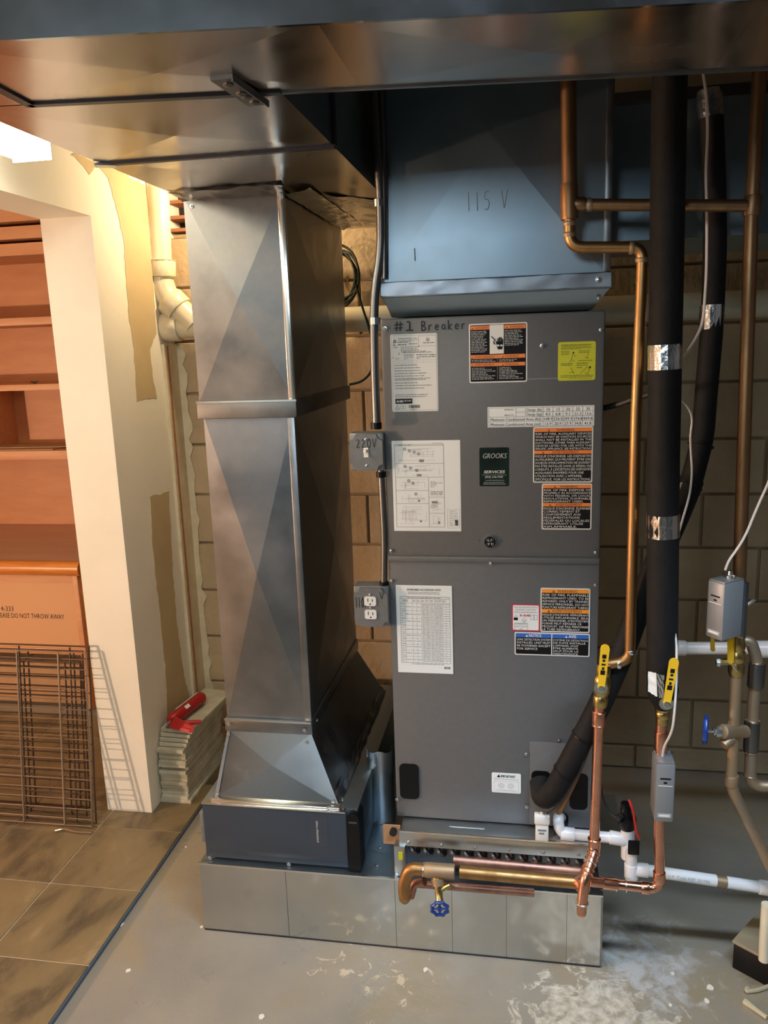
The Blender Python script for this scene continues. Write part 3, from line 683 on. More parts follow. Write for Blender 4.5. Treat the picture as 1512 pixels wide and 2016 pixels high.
# ---- stickers
def sticker(name, uv, base, label, rim=None, rad=0.004, y=0.0):
    (u0, v0), (u1, v1), (u2, v2), (u3, v3) = uv
    A, B_, C_, D = (P(u, v, Y=0) for u, v in uv)
    xa, xb = (A.x+D.x)/2, (B_.x+C_.x)/2; zt, zb = (A.z+B_.z)/2, (C_.z+D.z)/2
    def rr(x0, x1, z0, z1, rad, y0, y1, n=3):
        pts = []
        for (cx, cz, s) in ((x1-rad, z1-rad, 0), (x0+rad, z1-rad, 1), (x0+rad, z0+rad, 2), (x1-rad, z0+rad, 3)):
            for k in range(n+1):
                t = (s+k/n)*PI/2; pts.append((cx+rad*math.cos(t), y0, cz+rad*math.sin(t)))
        return G().prism(pts, (0, y1-y0, 0))
    o = rr(xa, xb, zb, zt, rad, y-0.0005, y+0.0004).build(name, rim or base, ah); o['label'] = label
    S = dict(o=o, x0=xa, x1=xb, z0=zb, z1=zt, y=y-0.0005)
    if rim: rr(xa+.003, xb-.003, zb+.003, zt-.003, .0025, y-0.0007, y-0.0004).build('sticker_field', base, o); S['y'] = y-0.0007
    return S
def X_(S, u): return S['x0']+(S['x1']-S['x0'])*u
def Z_(S, v): return S['z1']-(S['z1']-S['z0'])*v
def band(S, name, u0, v0, u1, v1, mname, lift=0.0002):
    return G().box(X_(S, u0), X_(S, u1), S['y']-lift, S['y'], Z_(S, v1), Z_(S, v0)).build(name, mname, S['o'])
def lines(S, name, items, mname, lift=0.0004):
    """items: (text, u, v_baseline, cap height as share, width share or None, align)"""
    g = G(); H = S['z1']-S['z0']; W = S['x1']-S['x0']
    for it in items:
        t, u, v, h = it[:4]; wd = it[4] if len(it) > 4 else None; al = it[5] if len(it) > 5 else 'L'
        bo = it[6] if len(it) > 6 else 0.0; sh = it[7] if len(it) > 7 else 0.0
        text_geo(g, t, X_(S, u), Z_(S, v), h*H, S['y']-lift, wd*W if wd else None, al, bo, sh)
    o = g.build(name, mname, S['o']); o['kind'] = 'stuff'; return o
def greek(S, name, rows, mname, lift=0.0003, seed=1):
    """print too small to read: rows (u0, u1, v, height share)"""
    rnd = random.Random(seed); g = G(); H = S['z1']-S['z0']
    for u0, u1, v, h in rows:
        u = u0
        while u < u1-0.004:
            wd = min(rnd.uniform(.02, .075), u1-u)
            hh = h*rnd.uniform(.75, 1.0)
            g.box(X_(S, u), X_(S, u+wd), S['y']-lift, S['y'], Z_(S, v), Z_(S, v)+hh*H)
            u += wd+.011
    o = g.build(name, mname, S['o']); o['kind'] = 'stuff'; return o
def frame(S, name, rects, mname, t=0.0007, lift=0.0003):
    g = G()
    for u0, v0, u1, v1 in rects:
        xa, xb, za, zb = X_(S, u0), X_(S, u1), Z_(S, v1), Z_(S, v0); y0, y1 = S['y']-lift, S['y']
        g.box(xa, xb, y0, y1, zb-t, zb).box(xa, xb, y0, y1, za, za+t).box(xa, xa+t, y0, y1, za, zb).box(xb-t, xb, y0, y1, za, zb)
    return g.build(name, mname, S['o'])
def segs(S, name, L_, mname, t=0.0007, lift=0.0003):
    g = G()
    for u0, v0, u1, v1 in L_:
        a = Vector((X_(S, u0), 0, Z_(S, v0))); b = Vector((X_(S, u1), 0, Z_(S, v1))); d = b-a
        if d.length < 1e-6: continue
        n = Vector((-d.z, 0, d.x)).normalized()*t/2; y = S['y']-lift
        g.add([(p.x, y, p.z) for p in (a-n, b-n, b+n, a+n)], [(0, 1, 2, 3)])
    return g.build(name, mname, S['o'])
def tri(S, name, u, v, s, mname, lift=0.0004):
    W = (S['x1']-S['x0']); x, z = X_(S, u), Z_(S, v); h = s*W
    return G().add([(x-h/2, S['y']-lift, z), (x+h/2, S['y']-lift, z), (x, S['y']-lift, z+h*.9)], [(0, 1, 2)]).build(name, mname, S['o'])
def disc(S, name, u, v, r, mname, lift=0.0003, n=16, hole=0):
    x, z, y = X_(S, u), Z_(S, v), S['y']-lift; W = S['x1']-S['x0']; r *= W
    vs = [(x+r*math.cos(2*PI*k/n), y, z+r*math.sin(2*PI*k/n)) for k in range(n)]
    if hole:
        q = r*hole; vs += [(x+q*math.cos(2*PI*k/n), y, z+q*math.sin(2*PI*k/n)) for k in range(n)]
        return G().add(vs, [(k, (k+1) % n, n+(k+1) % n, n+k) for k in range(n)]).build(name, mname, S['o'])
    return G().add(vs, [tuple(range(n))]).build(name, mname, S['o'])

# rating plate
S = sticker('rating_sticker', [(768, 659), (861, 655), (863, 808), (773, 812)], 'paper', 'white rating plate under the handwriting')
frame(S, 'printed_border', [(.02, .015, .98, .985), (.60, .03, .98, .16)], 'ink_grey', .0006)
greek(S, 'small_print', [(.17, .45, .062, .013), (.50, .58, .062, .010), (.17, .58, .082, .008), (.70, .95, .125, .012), (.05, .12, .112, .016), (.15, .38, .108, .018), (.40, .43, .10, .013),
     (.05, .12, .145, .016), (.16, .34, .142, .018), (.39, .57, .132, .012), (.05, .15, .17, .01), (.22, .62, .17, .010), (.22, .58, .19, .009), (.22, .60, .21, .010), (.22, .75, .228, .010), (.24, .88, .242, .012),
     (.28, .5, .275, .014), (.55, .8, .275, .016), (.82, .96, .28, .016), (.28, .5, .30, .010), (.55, .96, .302, .012), (.10, .18, .315, .010), (.28, .36, .32, .008), (.55, .62, .32, .008)], 'ink_grey', seed=3)
greek(S, 'small_print', [(.07, e, v, .011) for e, v in ((.56, .402), (.63, .437), (.63, .473), (.76, .508), (.71, .542), (.85, .573), (.74, .59), (.56, .63), (.86, .665), (.70, .70), (.78, .785), (.74, .81))], 'ink_grey', seed=4)
segs(S, 'table_rule', [(.08, .335, .95, .335), (.08, .365, .95, .365), (.3, .335, .3, .375), (.55, .335, .55, .375), (.7, .335, .7, .375)], 'ink_light', .0005)
band(S, 'mark_field', .07, .83, .44, .896, 'ink'); lines(S, 'mark_lettering', [('AHRI', .09, .880, .032, .15, 'F', .0004), ('CERTIFIED', .25, .870, .022, .17, 'F')], 'lettering_white')
segs(S, 'warning_triangle', [(.06, .965, .155, .965), (.155, .965, .108, .915), (.108, .915, .06, .965)], 'ink', .0008)
frame(S, 'book_symbol', [(.18, .922, .235, .965), (.235, .922, .29, .965)], 'ink_grey', .0006)
rnd = random.Random(2); g = G(); x = .36
while x < .60:
    wd = rnd.choice((.006, .010, .015)); g.box(X_(S, x), X_(S, x+wd), S['y']-.0003, S['y'], Z_(S, .955), Z_(S, .915)); x += wd+rnd.choice((.006, .010))
g.build('bar_code', 'ink', S['o']); greek(S, 'small_print', [(.40, .53, .975, .009)], 'ink_grey')
segs(S, 'pen_mark', [(.18, .235, .18, .262), (.055, .285, .055, .305)], 'ink', .0012)
disc(S, 'round_logo', .095, .088, .032, 'ink'); disc(S, 'round_logo', .095, .088, .018, 'paper', .0005, hole=.5); disc(S, 'round_mark', .80, .078, .04, 'ink_grey', hole=.7); disc(S, 'round_mark', .80, .082, .018, 'ink_grey')

# big warning sticker with hand pictogram
S = sticker('warning_sticker', [(923, 638), (1039, 634), (1037, 752), (924, 754)], 'ink', 'black and orange shock warning sticker with hand pictogram', 'paper')
y_ = S['y']
for (u0, v0, u1, v1) in ((.03, .035, .355, .10), (.61, .035, .97, .10), (.03, .525, .965, .59), (.03, .66, .965, .72)): band(S, 'orange_band', u0, v0, u1, v1, 'label_orange')
segs(S, 'divider', [(.49, .525, .49, .95)], 'ink_grey', .001, .0004)
band(S, 'pictogram_field', .358, .028, .60, .512, 'paper')
lines(S, 'band_lettering', [('AVERTISSEMENT', .10, .088, .038, .24, 'F'), ('WARNING', .70, .088, .038, .24, 'F'), ('AVERTISSEMENT', .09, .582, .044, .36, 'F'), ('WARNING', .62, .578, .044, .24, 'F'), ('AVERTISSEMENT', .09, .714, .044, .36, 'F'), ('WARNING', .62, .712, .044, .24, 'F')], 'label_brown')
for (u, v) in ((.062, .09), (.655, .09), (.055, .584), (.585, .58), (.055, .716), (.585, .714)): tri(S, 'warning_triangle', u, v, .035, 'label_brown')
rows = []
rnd = random.Random(6)
for k in range(14): rows.append((.04, rnd.uniform(.24, .33), .135+k*.0265, .014))
for k in range(10): rows.append((.615, rnd.uniform(.82, .95), .135+k*.027, .014))
for k in range(2): rows += [(.04, rnd.uniform(.40, .47), .62+k*.024, .012), (.52, rnd.uniform(.70, .85), .62+k*.024, .012)]
for k in range(8): rows += [(.04, rnd.uniform(.25, .47), .755+k*.0265, .013), (.52, rnd.uniform(.66, .94), .755+k*.0265, .013)]
greek(S, 'small_print', rows, 'ink_light', seed=9)
# hand, wire and sleeve
hx = lambda u, v: (X_(S, u), y_-.0006, Z_(S, v))
hand = G()
for (u, v0, v1) in ((.500, .255, .33), (.526, .235, .33), (.553, .24, .33), (.578, .268, .34)): hand.sweep([hx(u, v0), hx(u, v1)], .0016, 5)
hand.add([hx(.487, .31), hx(.590, .31), hx(.585, .37), hx(.555, .355), hx(.53, .375), hx(.505, .35), hx(.487, .365)], [(0, 1, 2, 3, 4, 5, 6)])
hand.sweep([hx(.487, .36), hx(.470, .30)], .0014, 5)
hand.build('hand_pictogram', 'ink', S['o'])
G().add([hx(.475, .375), hx(.505, .395), hx(.53, .375), hx(.555, .395), hx(.585, .375), hx(.572, .44), hx(.50, .44)], [(0, 1, 2, 3, 4, 5, 6)]).build('sleeve_pictogram', 'ink', S['o'])
G().sweep([hx(.385, .218), hx(.455, .285), hx(.430, .30), hx(.425, .335), hx(.455, .355)], .0012, 5).build('wire_pictogram', 'ink', S['o'])

# yellow sticker
S = sticker('yellow_sticker', [(1099, 674), (1173, 671), (1172, 748), (1098, 750)], 'label_yellow', 'yellow instruction sticker at the upper right corner', rad=.005)
rnd = random.Random(4)
greek(S, 'small_print', [(.08, .88, .10, .035), (.08, .78, .135, .02), (.08, .90, .165, .02), (.08, .60, .195, .02), (.08, .30, .25, .022), (.08, .30, .29, .022), (.08, .30, .33, .022), (.55, .80, .25, .022), (.55, .80, .29, .022), (.55, .92, .50, .022), (.08, .38, .57, .025), (.08, .38, .61, .025), (.50, .80, .57, .03), (.50, .80, .62, .03), (.50, .64, .68, .03), (.08, .95, .88, .025), (.08, .92, .92, .025), (.30, .9, .96, .015)], 'label_olive', seed=5)
segs(S, 'line_drawing', [(.40, .27, .36, .46), (.36, .46, .30, .52), (.36, .46, .44, .50), (.40, .33, .48, .38), (.83, .22, .76, .45), (.70, .40, .82, .44), (.86, .66, .80, .84), (.80, .84, .72, .80), (.86, .70, .74, .66), (.60, .82, .76, .68), (.34, .66, .42, .82), (.30, .80, .44, .78)], 'label_olive', .0012)
disc(S, 'drawn_head', .41, .28, .022, 'ink'); disc(S, 'drawn_head', .855, .665, .026, 'ink')

# charge table
S = sticker('charge_table_sticker', [(960, 802), (1170, 797), (1170, 838), (960, 842)], 'paper_cool', 'white refrigerant charge table above the warning stickers', rad=.001)
frame(S, 'table_rule', [(.01, .04, .99, .97)], 'ink_grey', .0009)
segs(S, 'table_rule', [(.27, .04, .27, .5), (.27, .27, .99, .27), (.01, .5, .99, .5), (.01, .735, .99, .735), (.525, .04, .525, .97)]+[(u, .04, u, .97) for u in (.617, .71, .80, .893)], 'ink_grey', .0009)
it = [('Charge (lb)', .515, .235, .135, .16, 'R'), ('Charge (kg)', .515, .455, .135, .16, 'R'), ('Minimum Conditioned Area (ft2)', .025, .69, .135, .485, 'F'), ('Minimum Conditioned Area (m2)', .025, .93, .135, .485, 'F')]
for r, row in enumerate((('10', '15', '20', '25', '30'), ('4.5', '6.8', '9.1', '11.3', '13.6'), ('149.9', '224.9', '299.9', '374.8', '449.8'), ('13.9', '20.9', '27.9', '34.8', '41.8'))):
    for c, t in enumerate(row): it.append((t, .571+c*.0925, .235+r*.231, .14, .085, 'C'))
it += [('ET09N-20C', .16, .18, .075, .09, 'F'), ('008157-01', .16, .45, .075, .09, 'F')]
lines(S, 'table_lettering', it, 'ink')

def warn(name, uv, label, orange, head1, t1, head2, t2, hb=.062, pitch=.0, y0=0.0, split=.5):
    S = sticker(name, uv, 'ink', label, 'paper')
    W = S['x1']-S['x0']; H = S['z1']-S['z0']
    for (hd, tx, va, vb) in ((head1, t1, .025, split), (head2, t2, split, .975)):
        band(S, 'orange_band', .022, va, .978, va+hb, orange)
        lines(S, 'band_lettering', [(hd, .54, va+hb*.86, hb*.72, .62, 'C', .0003)], 'label_brown')
        k = min(.62, len(hd)*.062); tri(S, 'warning_triangle', .54-k/2-.06, va+hb*.88, hb*.75*H/W, 'label_brown')
        st_ = (vb-va-hb-.015)/len(tx)
        it = []
        for i, t in enumerate(tx):
            full = .94
            wd = full*min(1, .50+len(t)/max(len(q) for q in tx)*.5) if len(t) < .75*max(len(q) for q in tx) else full
            it.append((t, .035, va+hb+.012+st_*(i+.80), min(st_*.70, .052), wd if 'SANS' not in t else wd, 'F'))
        lines(S, 'warning_text', it, 'lettering_white')
    return S
warn('warning_sticker', [(1050, 842), (1168, 838), (1166, 950), (1049, 950)], 'bilingual ignition source warning below the charge table', 'label_orange', 'WARNING',
     ['RISK OF FIRE. AUXILIARY DEVICES', 'WHICH MAY BE IGNITION SOURCES', 'SHALL NOT BE INSTALLED IN THE', 'DUCTWORK, OTHER THAN AUXILIARY', 'DEVICES LISTED FOR USE WITH THE', 'SPECIFIC APPLIANCE. SEE INSTRUCTIONS.'],
     'AVERTISSEMENT', ["RISQUE D'INCENDIE. LES DISPOSITIFS", 'AUXILIAIRES QUI PEUVENT ÊTRE DES', "SOURCES D'INFLAMMATION NE DOIVENT", 'PAS ÊTRE INSTALLÉS DANS LE RÉSEAU DE', "CONDUITS, À L'EXCEPTION DES DISPOSITIFS", 'AUXILIAIRES ÉNUMÉRÉS POUR UNE', "UTILISATION AVEC L'APPAREIL", 'SPÉCIFIQUE. VOIR LES INSTRUCTIONS.'], split=.42)
warn('warning_sticker', [(1067, 953), (1166, 951), (1164, 1042), (1066, 1043)], 'bilingual disposal warning in the upper panel', 'label_orange', 'WARNING',
     ['RISK OF FIRE. DISPOSE OF', 'PROPERLY IN ACCORDANCE', 'WITH FEDERAL OR LOCAL', 'REGULATIONS. FLAMMABLE', 'REFRIGERANT USED.'],
     'AVERTISSEMENT', ["RISQUE D'INCENDIE. ÉLIMINER", 'CORRECTEMENT ET', 'CONFORMÉMENT AUX', 'RÉGLEMENTATIONS', 'FÉDÉRALES OU LOCALES.', 'RÉFRIGÉRANT UTILISÉ', 'INFLAMMABLE.'], hb=.075, split=.42)
warn('warning_sticker', [(1064, 1157), (1162, 1159), (1161, 1247), (1064, 1243)], 'amber headed bilingual fire warning in the lower panel', 'label_amber', 'WARNING',
     ['RISK OF FIRE. FLAMMABLE', 'REFRIGERANT USED. TO BE', 'REPAIRED ONLY BY TRAINED', 'SERVICE PERSONNEL. DO NOT', 'PUNCTURE REFRIGERANT TUBING.'],
     'AVERTISSEMENT', ["RISQUE D'INCENDIE. RÉFRIGÉRANT", 'UTILISÉ INFLAMMABLE. SEUL', "UN PERSONNEL D'ENTRETIEN", 'FORMÉ PEUT RÉPARER CE', 'PRODUIT. NE PAS PERFORER', 'LE TUBE RÉFRIGÉRANT.'], hb=.085, split=.475)

# wiring diagram
S = sticker('wiring_diagram_sticker', [(771, 868), (906, 866), (908, 1046), (776, 1045)], 'paper_cool', 'white wiring diagram sheet', rad=.001)
frame(S, 'printed_border', [(.04, .04, .76, .955)], 'ink_grey', .0008)
L_ = [(.05, .25, .76, .25), (.05, .40, .76, .40), (.05, .545, .53, .545), (.05, .69, .53, .69), (.53, .40, .53, .95), (.53, .62, .76, .62), (.53, .80, .76, .80), (.04, .055, .76, .055)]
rnd = random.Random(12)
def grid(u0, v0, u1, v1, n, m):
    out = []
    for k in range(n):
        v = v0+(v1-v0)*rnd.random(); a = u0+(u1-u0)*rnd.random()*.5; b = a+(u1-a)*rnd.uniform(.3, 1); out.append((a, v, b, v))
    for k in range(m):
        u = u0+(u1-u0)*rnd.random(); a = v0+(v1-v0)*rnd.random()*.6; out.append((u, a, u, a+(v1-a)*rnd.uniform(.3, 1)))
    return out
L2 = grid(.08, .08, .72, .23, 9, 7)+grid(.08, .27, .72, .38, 8, 7)+grid(.08, .42, .50, .53, 7, 6)+grid(.08, .57, .50, .68, 6, 6)+grid(.08, .71, .50, .93, 10, 9)+grid(.56, .64, .74, .78, 5, 4)+grid(.56, .83, .74, .93, 5, 4)
segs(S, 'diagram_rule', L_, 'ink_grey', .0008); segs(S, 'diagram_line', L2, 'ink_light', .0006)
for (u, v) in ((.19, .09), (.26, .11), (.33, .125), (.395, .145), (.19, .28), (.27, .30), (.36, .325), (.24, .44), (.30, .465), (.34, .585)): disc(S, 'diagram_symbol', u, v, .022, 'ink_grey', hole=.45)
for (u0, v0, u1, v1) in ((.40, .205, .47, .235), (.36, .365, .43, .39), (.37, .65, .40, .67), (.57, .665, .66, .69), (.39, .88, .42, .90), (.66, .89, .69, .92)): band(S, 'diagram_symbol', u0, v0, u1, v1, 'ink_grey')
greek(S, 'small_print', [(.56, e, v, .006) for e, v in ((.63, .455), (.74, .466), (.66, .48), (.64, .495), (.62, .51), (.74, .56), (.74, .572), (.74, .584), (.73, .596), (.63, .71), (.65, .725), (.62, .74))]+[(.60, .74, .032, .005), (.10, .30, .05, .005)], 'ink_grey', seed=8)
frame(S, 'title_block', [(.80, .755, .98, .965)], 'ink_light', .0006); greek(S, 'small_print', [(.83, .95, .78+k*.02, .008) for k in range(9)], 'ink_light', seed=2); band(S, 'title_mark', .91, .87, .955, .94, 'ink')

# service card
S = sticker('service_sticker', [(944, 882), (1002, 880), (1002, 957), (944, 957)], 'card_black', 'small black service company sticker', rad=.003)
lines(S, 'logo_lettering', [('GROOKS', .09, .275, .13, .82, 'F', .0006, .25)], 'lettering_grey', .0005)
lines(S, 'card_lettering', [('SERVICES', .13, .665, .075, .72, 'F', .0005, .22), ('(905) 246-PIPE', .18, .785, .05, .62, 'F')], 'lettering_white', .0005)
greek(S, 'small_print', [(.08, .92, .715, .012), (.20, .84, .855, .018), (.15, .84, .91, .02), (.12, .90, .955, .02)], 'lettering_grey', seed=4)
# chrome emblem
c = P(965, 1066, Y=0); r = 0.0165
em = G().lathe((c.x, 0.001, c.z), (c.x, -0.006, c.z), [(0, r), (.6, r), (1, r*.93)], 28).build('emblem', 'edge_bright', ah, True)
em['label'] = 'round chrome maker emblem'
G().lathe((c.x, -.0058, c.z), (c.x, -.0064, c.z), [(0, r*.86), (1, r*.86)], 28).build('emblem_face', 'ink', em)
for k in range(4):
    a = PI/4+k*PI/2; d = Vector((math.cos(a), 0, math.sin(a))); n = Vector((-d.z, 0, d.x)); o_ = Vector((c.x, -.0066, c.z))
    pts = [o_+d*(r*.16), o_+d*r*.5+n*r*.22, o_+d*r*.72, o_+d*r*.5-n*r*.2, o_+d*r*.3]
    G().sweep(pts, .0010, 6, fillet=.003, fseg=3).build('emblem_scroll', 'edge_bright', em, True)
for u in (943, 988): p = P(u, 1064, Y=0); G().lathe((p.x, .001, p.z), (p.x, -.0008, p.z), [(0, .0012), (1, .0012)], 8).build('pin_hole', 'ink', ah)

# accessory kits
S = sticker('accessory_sticker', [(779, 1152), (889, 1153), (893, 1327), (784, 1323)], 'paper_cool', 'white accessory kit table sheet on the lower panel', rad=.001)
lines(S, 'sheet_title', [('AVAILABLE ACCESSORY KITS', .5, .058, .020, .60, 'C', .0003), ('INSTALLER MUST CHECK THE BOX ACCORDING TO', .5, .082, .010, .56, 'C'), ('THE CONFIGURATION AND ACCESSORY INSTALLED', .5, .100, .010, .62, 'C')], 'ink')
frame(S, 'table_rule', [(.07, .125, .96, .885), (.07, .125, .96, .150)], 'ink_grey', .0008)
cols = (.11, .16, .29, .37, .45, .53, .605, .69, .755, .825, .89)
segs(S, 'table_rule', [(u, .15, u, .885) for u in cols]+[(.07, .20, .96, .20)]+[(.11, v, .45, v) for v in (.285, .375, .455, .545, .60, .67, .74, .81)], 'ink_grey', .0006)
rows = []
for k in range(50):
    v = .213+k*.0133; rows += [(.465, .52, v, .005), (.54, .595, v, .005), (.62, .68, v, .005), (.70, .748, v, .005), (.765, .818, v, .005)]
    if k % 2 == 0: rows += [(.835, .885, v, .005), (.90, .95, v, .005), (.08, .10, v, .005), (.12, .155, v, .005)]
for v in (.245, .33, .41, .50, .57, .635, .70, .775, .85): rows += [(.17, .28, v, .007), (.30, .36, v, .006), (.38, .44, v, .006)]
rows += [(u+.01, u+.055, .17+q*.012, .006) for u in cols[:-1] for q in range(2)]+[(.20, .80, .143, .008), (.25, .85, .90, .006)]
greek(S, 'small_print', rows, 'ink_grey', seed=10)
band(S, 'maker_mark', .84, .92, .95, .945, 'ink_grey'); lines(S, 'maker_lettering', [('GE', .87, .941, .015, .05, 'F')], 'paper_cool', .0005)

# refrigerant sticker
S = sticker('refrigerant_sticker', [(1007, 1189), (1063, 1190), (1063, 1243), (1008, 1242)], 'paper_cool', 'small white R-454B refrigerant sticker with red rim', 'label_red')
lines(S, 'printed_text', [('THIS UNIT REQUIRES SERVICE', .5, .135, .05, .86, 'C'), ('EQUIPMENT COMPATIBLE', .5, .225, .05, .74, 'C'), ('WITH R-454B REFRIGERANT', .5, .32, .05, .84, 'C'), ('REFRIGERANT', .335, .755, .05, .42, 'C'), ('SAFETY GROUP', .335, .85, .05, .42, 'C'), ('A2L', .335, .94, .055, .12, 'C')], 'ink_grey')
lines(S, 'red_lettering', [('R-454B', .47, .455, .085, .40, 'C', .0005)], 'label_red')
band(S, 'brand_bar', .07, .50, .22, .60, 'ink'); segs(S, 'flame_diamond', [(.44, .50, .53, .59), (.53, .59, .44, .68), (.44, .68, .35, .59), (.35, .59, .44, .50)], 'ink_grey', .0008); tri(S, 'flame', .44, .63, .05, 'ink')
segs(S, 'warning_triangle', [(.09, .48, .20, .48), (.20, .48, .145, .40), (.145, .40, .09, .48)], 'ink_grey', .0006)
frame(S, 'book_symbol', [(.67, .39, .79, .57), (.79, .39, .91, .57), (.10, .70, .57, .965)], 'ink_grey', .0007)

# notice
S = sticker('notice_sticker', [(1013, 1244), (1162, 1248), (1160, 1294), (1013, 1288)], 'ink', 'blue and black leak detection notice below the refrigerant sticker', 'paper')
for (u0, u1) in ((.02, .492), (.505, .98)): band(S, 'blue_band', u0, .05, u1, .22, 'label_blue')
band(S, 'divider', .492, .05, .505, .95, 'paper', .0003)
lines(S, 'band_lettering', [('NOTICE', .275, .195, .125, .17, 'C', .0005), ('AVIS', .77, .195, .125, .10, 'C', .0005)], 'lettering_white')
tri(S, 'warning_triangle', .165, .195, .035, 'lettering_white'); tri(S, 'warning_triangle', .69, .195, .035, 'lettering_white')
it = [(t, .03, .355+k*.135, .092, wd, 'F') for k, (t, wd) in enumerate((('LEAK DETECTION SYSTEM', .455), ('INSTALLED. UNIT MUST', .455), ('BE POWERED EXCEPT', .455), ('FOR SERVICE', .28)))]
it += [(t, .515, .345+k*.118, .08, wd, 'F') for k, (t, wd) in enumerate((('SYSTÈME DE DÉTECTION', .46), ('DE FUITE INSTALLÉ.', .44), ("L'APPAREIL DOIT", .34), ('ÊTRE ALIMENTÉ,', .34), ('SAUF POUR LA', .34), ('MAINTENANCE.', .34)))]
lines(S, 'notice_text', it, 'lettering_white')
# important sticker
S = sticker('important_sticker', [(968, 1520), (1025, 1524), (1026, 1562), (968, 1560)], 'paper_cool', 'small white important notice near the unit bottom', rad=.004)
lines(S, 'sticker_lettering', [('IMPORTANT', .56, .22, .12, .50, 'C', .0004)], 'ink'); tri(S, 'warning_triangle', .24, .22, .12, 'ink')
greek(S, 'small_print', [(.08, .92, .32, .035), (.15, .85, .88, .03)], 'ink_light'); frame(S, 'printed_border', [(.08, .40, .92, .94)], 'ink_light', .0006)
for u in (.33, .66): disc(S, 'drawn_dial', u, .64, .10, 'ink_light', hole=.85); disc(S, 'drawn_dial', u, .64, .05, 'ink_light', hole=.7)

# ================================================================== WATER COIL IN FRONT OF THE UNIT
wc = thing('water_coil', 'hot water coil case between the unit and the base with a row of return bends', 'coil', (0.26, -0.03, BZ))
CX_0, CX_1 = 0.020, 0.515
box('coil_top_pan', CX_0, CX_1, -0.060, -0.001, ZB_-0.012, ZB_-0.0005, 'galv_cool_reflect', wc, bev=.001)
box('front_flange', CX_0-.004, CX_1, -0.064, -0.058, 0.308, ZB_-0.001, 'galv_cool_reflect', wc, bev=.001)
box('flange_edge', CX_0, CX_1, -0.066, -0.060, ZB_-0.004, ZB_, 'edge_bright', wc)
box('tube_sheet', CX_0, CX_1, -0.022, -0.012, BZ+.001, ZB_-0.012, 'dark_steel', wc)
box('coil_core', CX_0, CX_1, -0.012, 0.5, BZ+.001, ZB_-.002, 'galv_dull', wc)
box('side_plate', CX_0-.018, CX_0+.012, -0.070, -0.020, BZ+.001, 0.308, 'galv_cool_reflect', wc, bev=.001)
box('end_bracket', CX_0-.052, CX_0-.004, -0.040, -0.036, ZB_-.060, ZB_-.002, 'cardboard', wc)
box('yellow_tag', CX_0-.006, CX_0+.006, -0.0725, -0.0705, 0.270, 0.292, 'label_yellow', wc, rz=.0)
G().rod((CX_0-.022, -.042, ZB_-.016), (CX_0-.022, -.056, ZB_-.016), .010, 12).build('rubber_plug', 'rubber_black', wc, True)
for k in range(6): screw(wc, (CX_0+.02+k*.09, -0.064, 0.318), r=.004)
box('rating_strip', .15, .245, -.03, -.022, ZB_-.0003, ZB_+.0004, 'edge_bright', wc)
ub_me = None
for k in range(13):
    x = CX_0+.032+k*.0365; zc = 0.283
    if ub_me is None:
        pts = [Vector((x-.010, -.02, zc+.012))]
        for q in range(7): a = PI*q/6; pts.append(Vector((x-.010+.020*(q/6), -.034-.016*math.sin(a), zc+.012-.024*q/6)))
        pts.append(Vector((x+.010, -.02, zc-.012)))
        o = G().sweep(pts, .0075, 8).build('return_bend', 'dark_steel', wc, True); ub_me = o.data; off = WL[o.name]-Vector((x, 0, 0))
    else:
        o = bpy.data.objects.new('return_bend', ub_me); COL.objects.link(o); o.parent = wc; o.location = off+Vector((x, 0, 0))-WL[wc.name]
for k in range(7):
    x = .235+k*.037; G().rod((x, -.02, .302), (x+.012, -.052, .262), .005, 8).build('feeder_tube', 'copper_tarnish', wc, True)
a, b = P(893, 1693, Y=-.062), P(1150, 1716, Y=-.062)
G().rod(a, b, .0135, 14).build('coil_header', 'copper_tarnish', wc, True)
a, b = P(812, 1738, Y=-.098), P(1052, 1757, Y=-.098)
G().rod(a, b, .0115, 14).build('coil_header', 'copper_tarnish', wc, True)

# ================================================================== ELECTRICAL
YK = -0.012
sb = thing('switch_box', 'grey steel junction box with a white toggle switch and 220 V written on it', 'switch box', tuple(P(722, 930, Y=YK)))
a, b = P(690, 927, Y=YK), P(755, 852, Y=YK)
box('box_body', a.x, b.x, YK, YK+.05, a.z, b.z, 'box_grey', sb, bev=.004)
def oct_cover(parent, a, b, Y):
    c = .016; x0, x1, z0, z1 = a.x+.002, b.x-.002, a.z+.002, b.z-.002
    q = [(x0+c, z0), (x1-c, z0), (x1-c*.7, z0+c*.7), (x1, z0+c), (x1, z1-c), (x1-c*.7, z1-c*.7), (x1-c, z1), (x0+c, z1), (x0+c*.7, z1-c*.7), (x0, z1-c), (x0, z0+c), (x0+c*.7, z0+c*.7)]
    return G().prism([(x, Y-.010, z) for x, z in q], (0, .011, 0)).build('cover_plate', 'box_grey', parent)
cv = oct_cover(sb, a, b, YK); m = (a+b)/2
box('toggle_frame', m.x-.006, m.x+.006, YK-.0115, YK-.009, m.z-.012, m.z+.012, 'white_plastic', cv)
box('toggle_lever', m.x-.004, m.x+.004, YK-.026, YK-.010, m.z+.001, m.z+.008, 'white_plastic', cv, bev=.001)
for dz in (.033, -.033): screw(sb, (m.x, YK-.010, m.z+dz), r=.003)
write(sb, 'handwritten_mark', ['2', '2', '0', 'V'], 700, 864, 742, 882, YK-.0105, .0009)
ob = thing('outlet_box', 'grey steel junction box with a white duplex receptacle and 110V written on it', 'outlet box', tuple(P(732, 1232, Y=YK)))
a, b = P(699, 1232, Y=YK), P(765, 1155, Y=YK)
box('box_body', a.x, b.x, YK, YK+.05, a.z, b.z, 'box_grey', ob, bev=.004)
cv = oct_cover(ob, a, b, YK); m = (a+b)/2
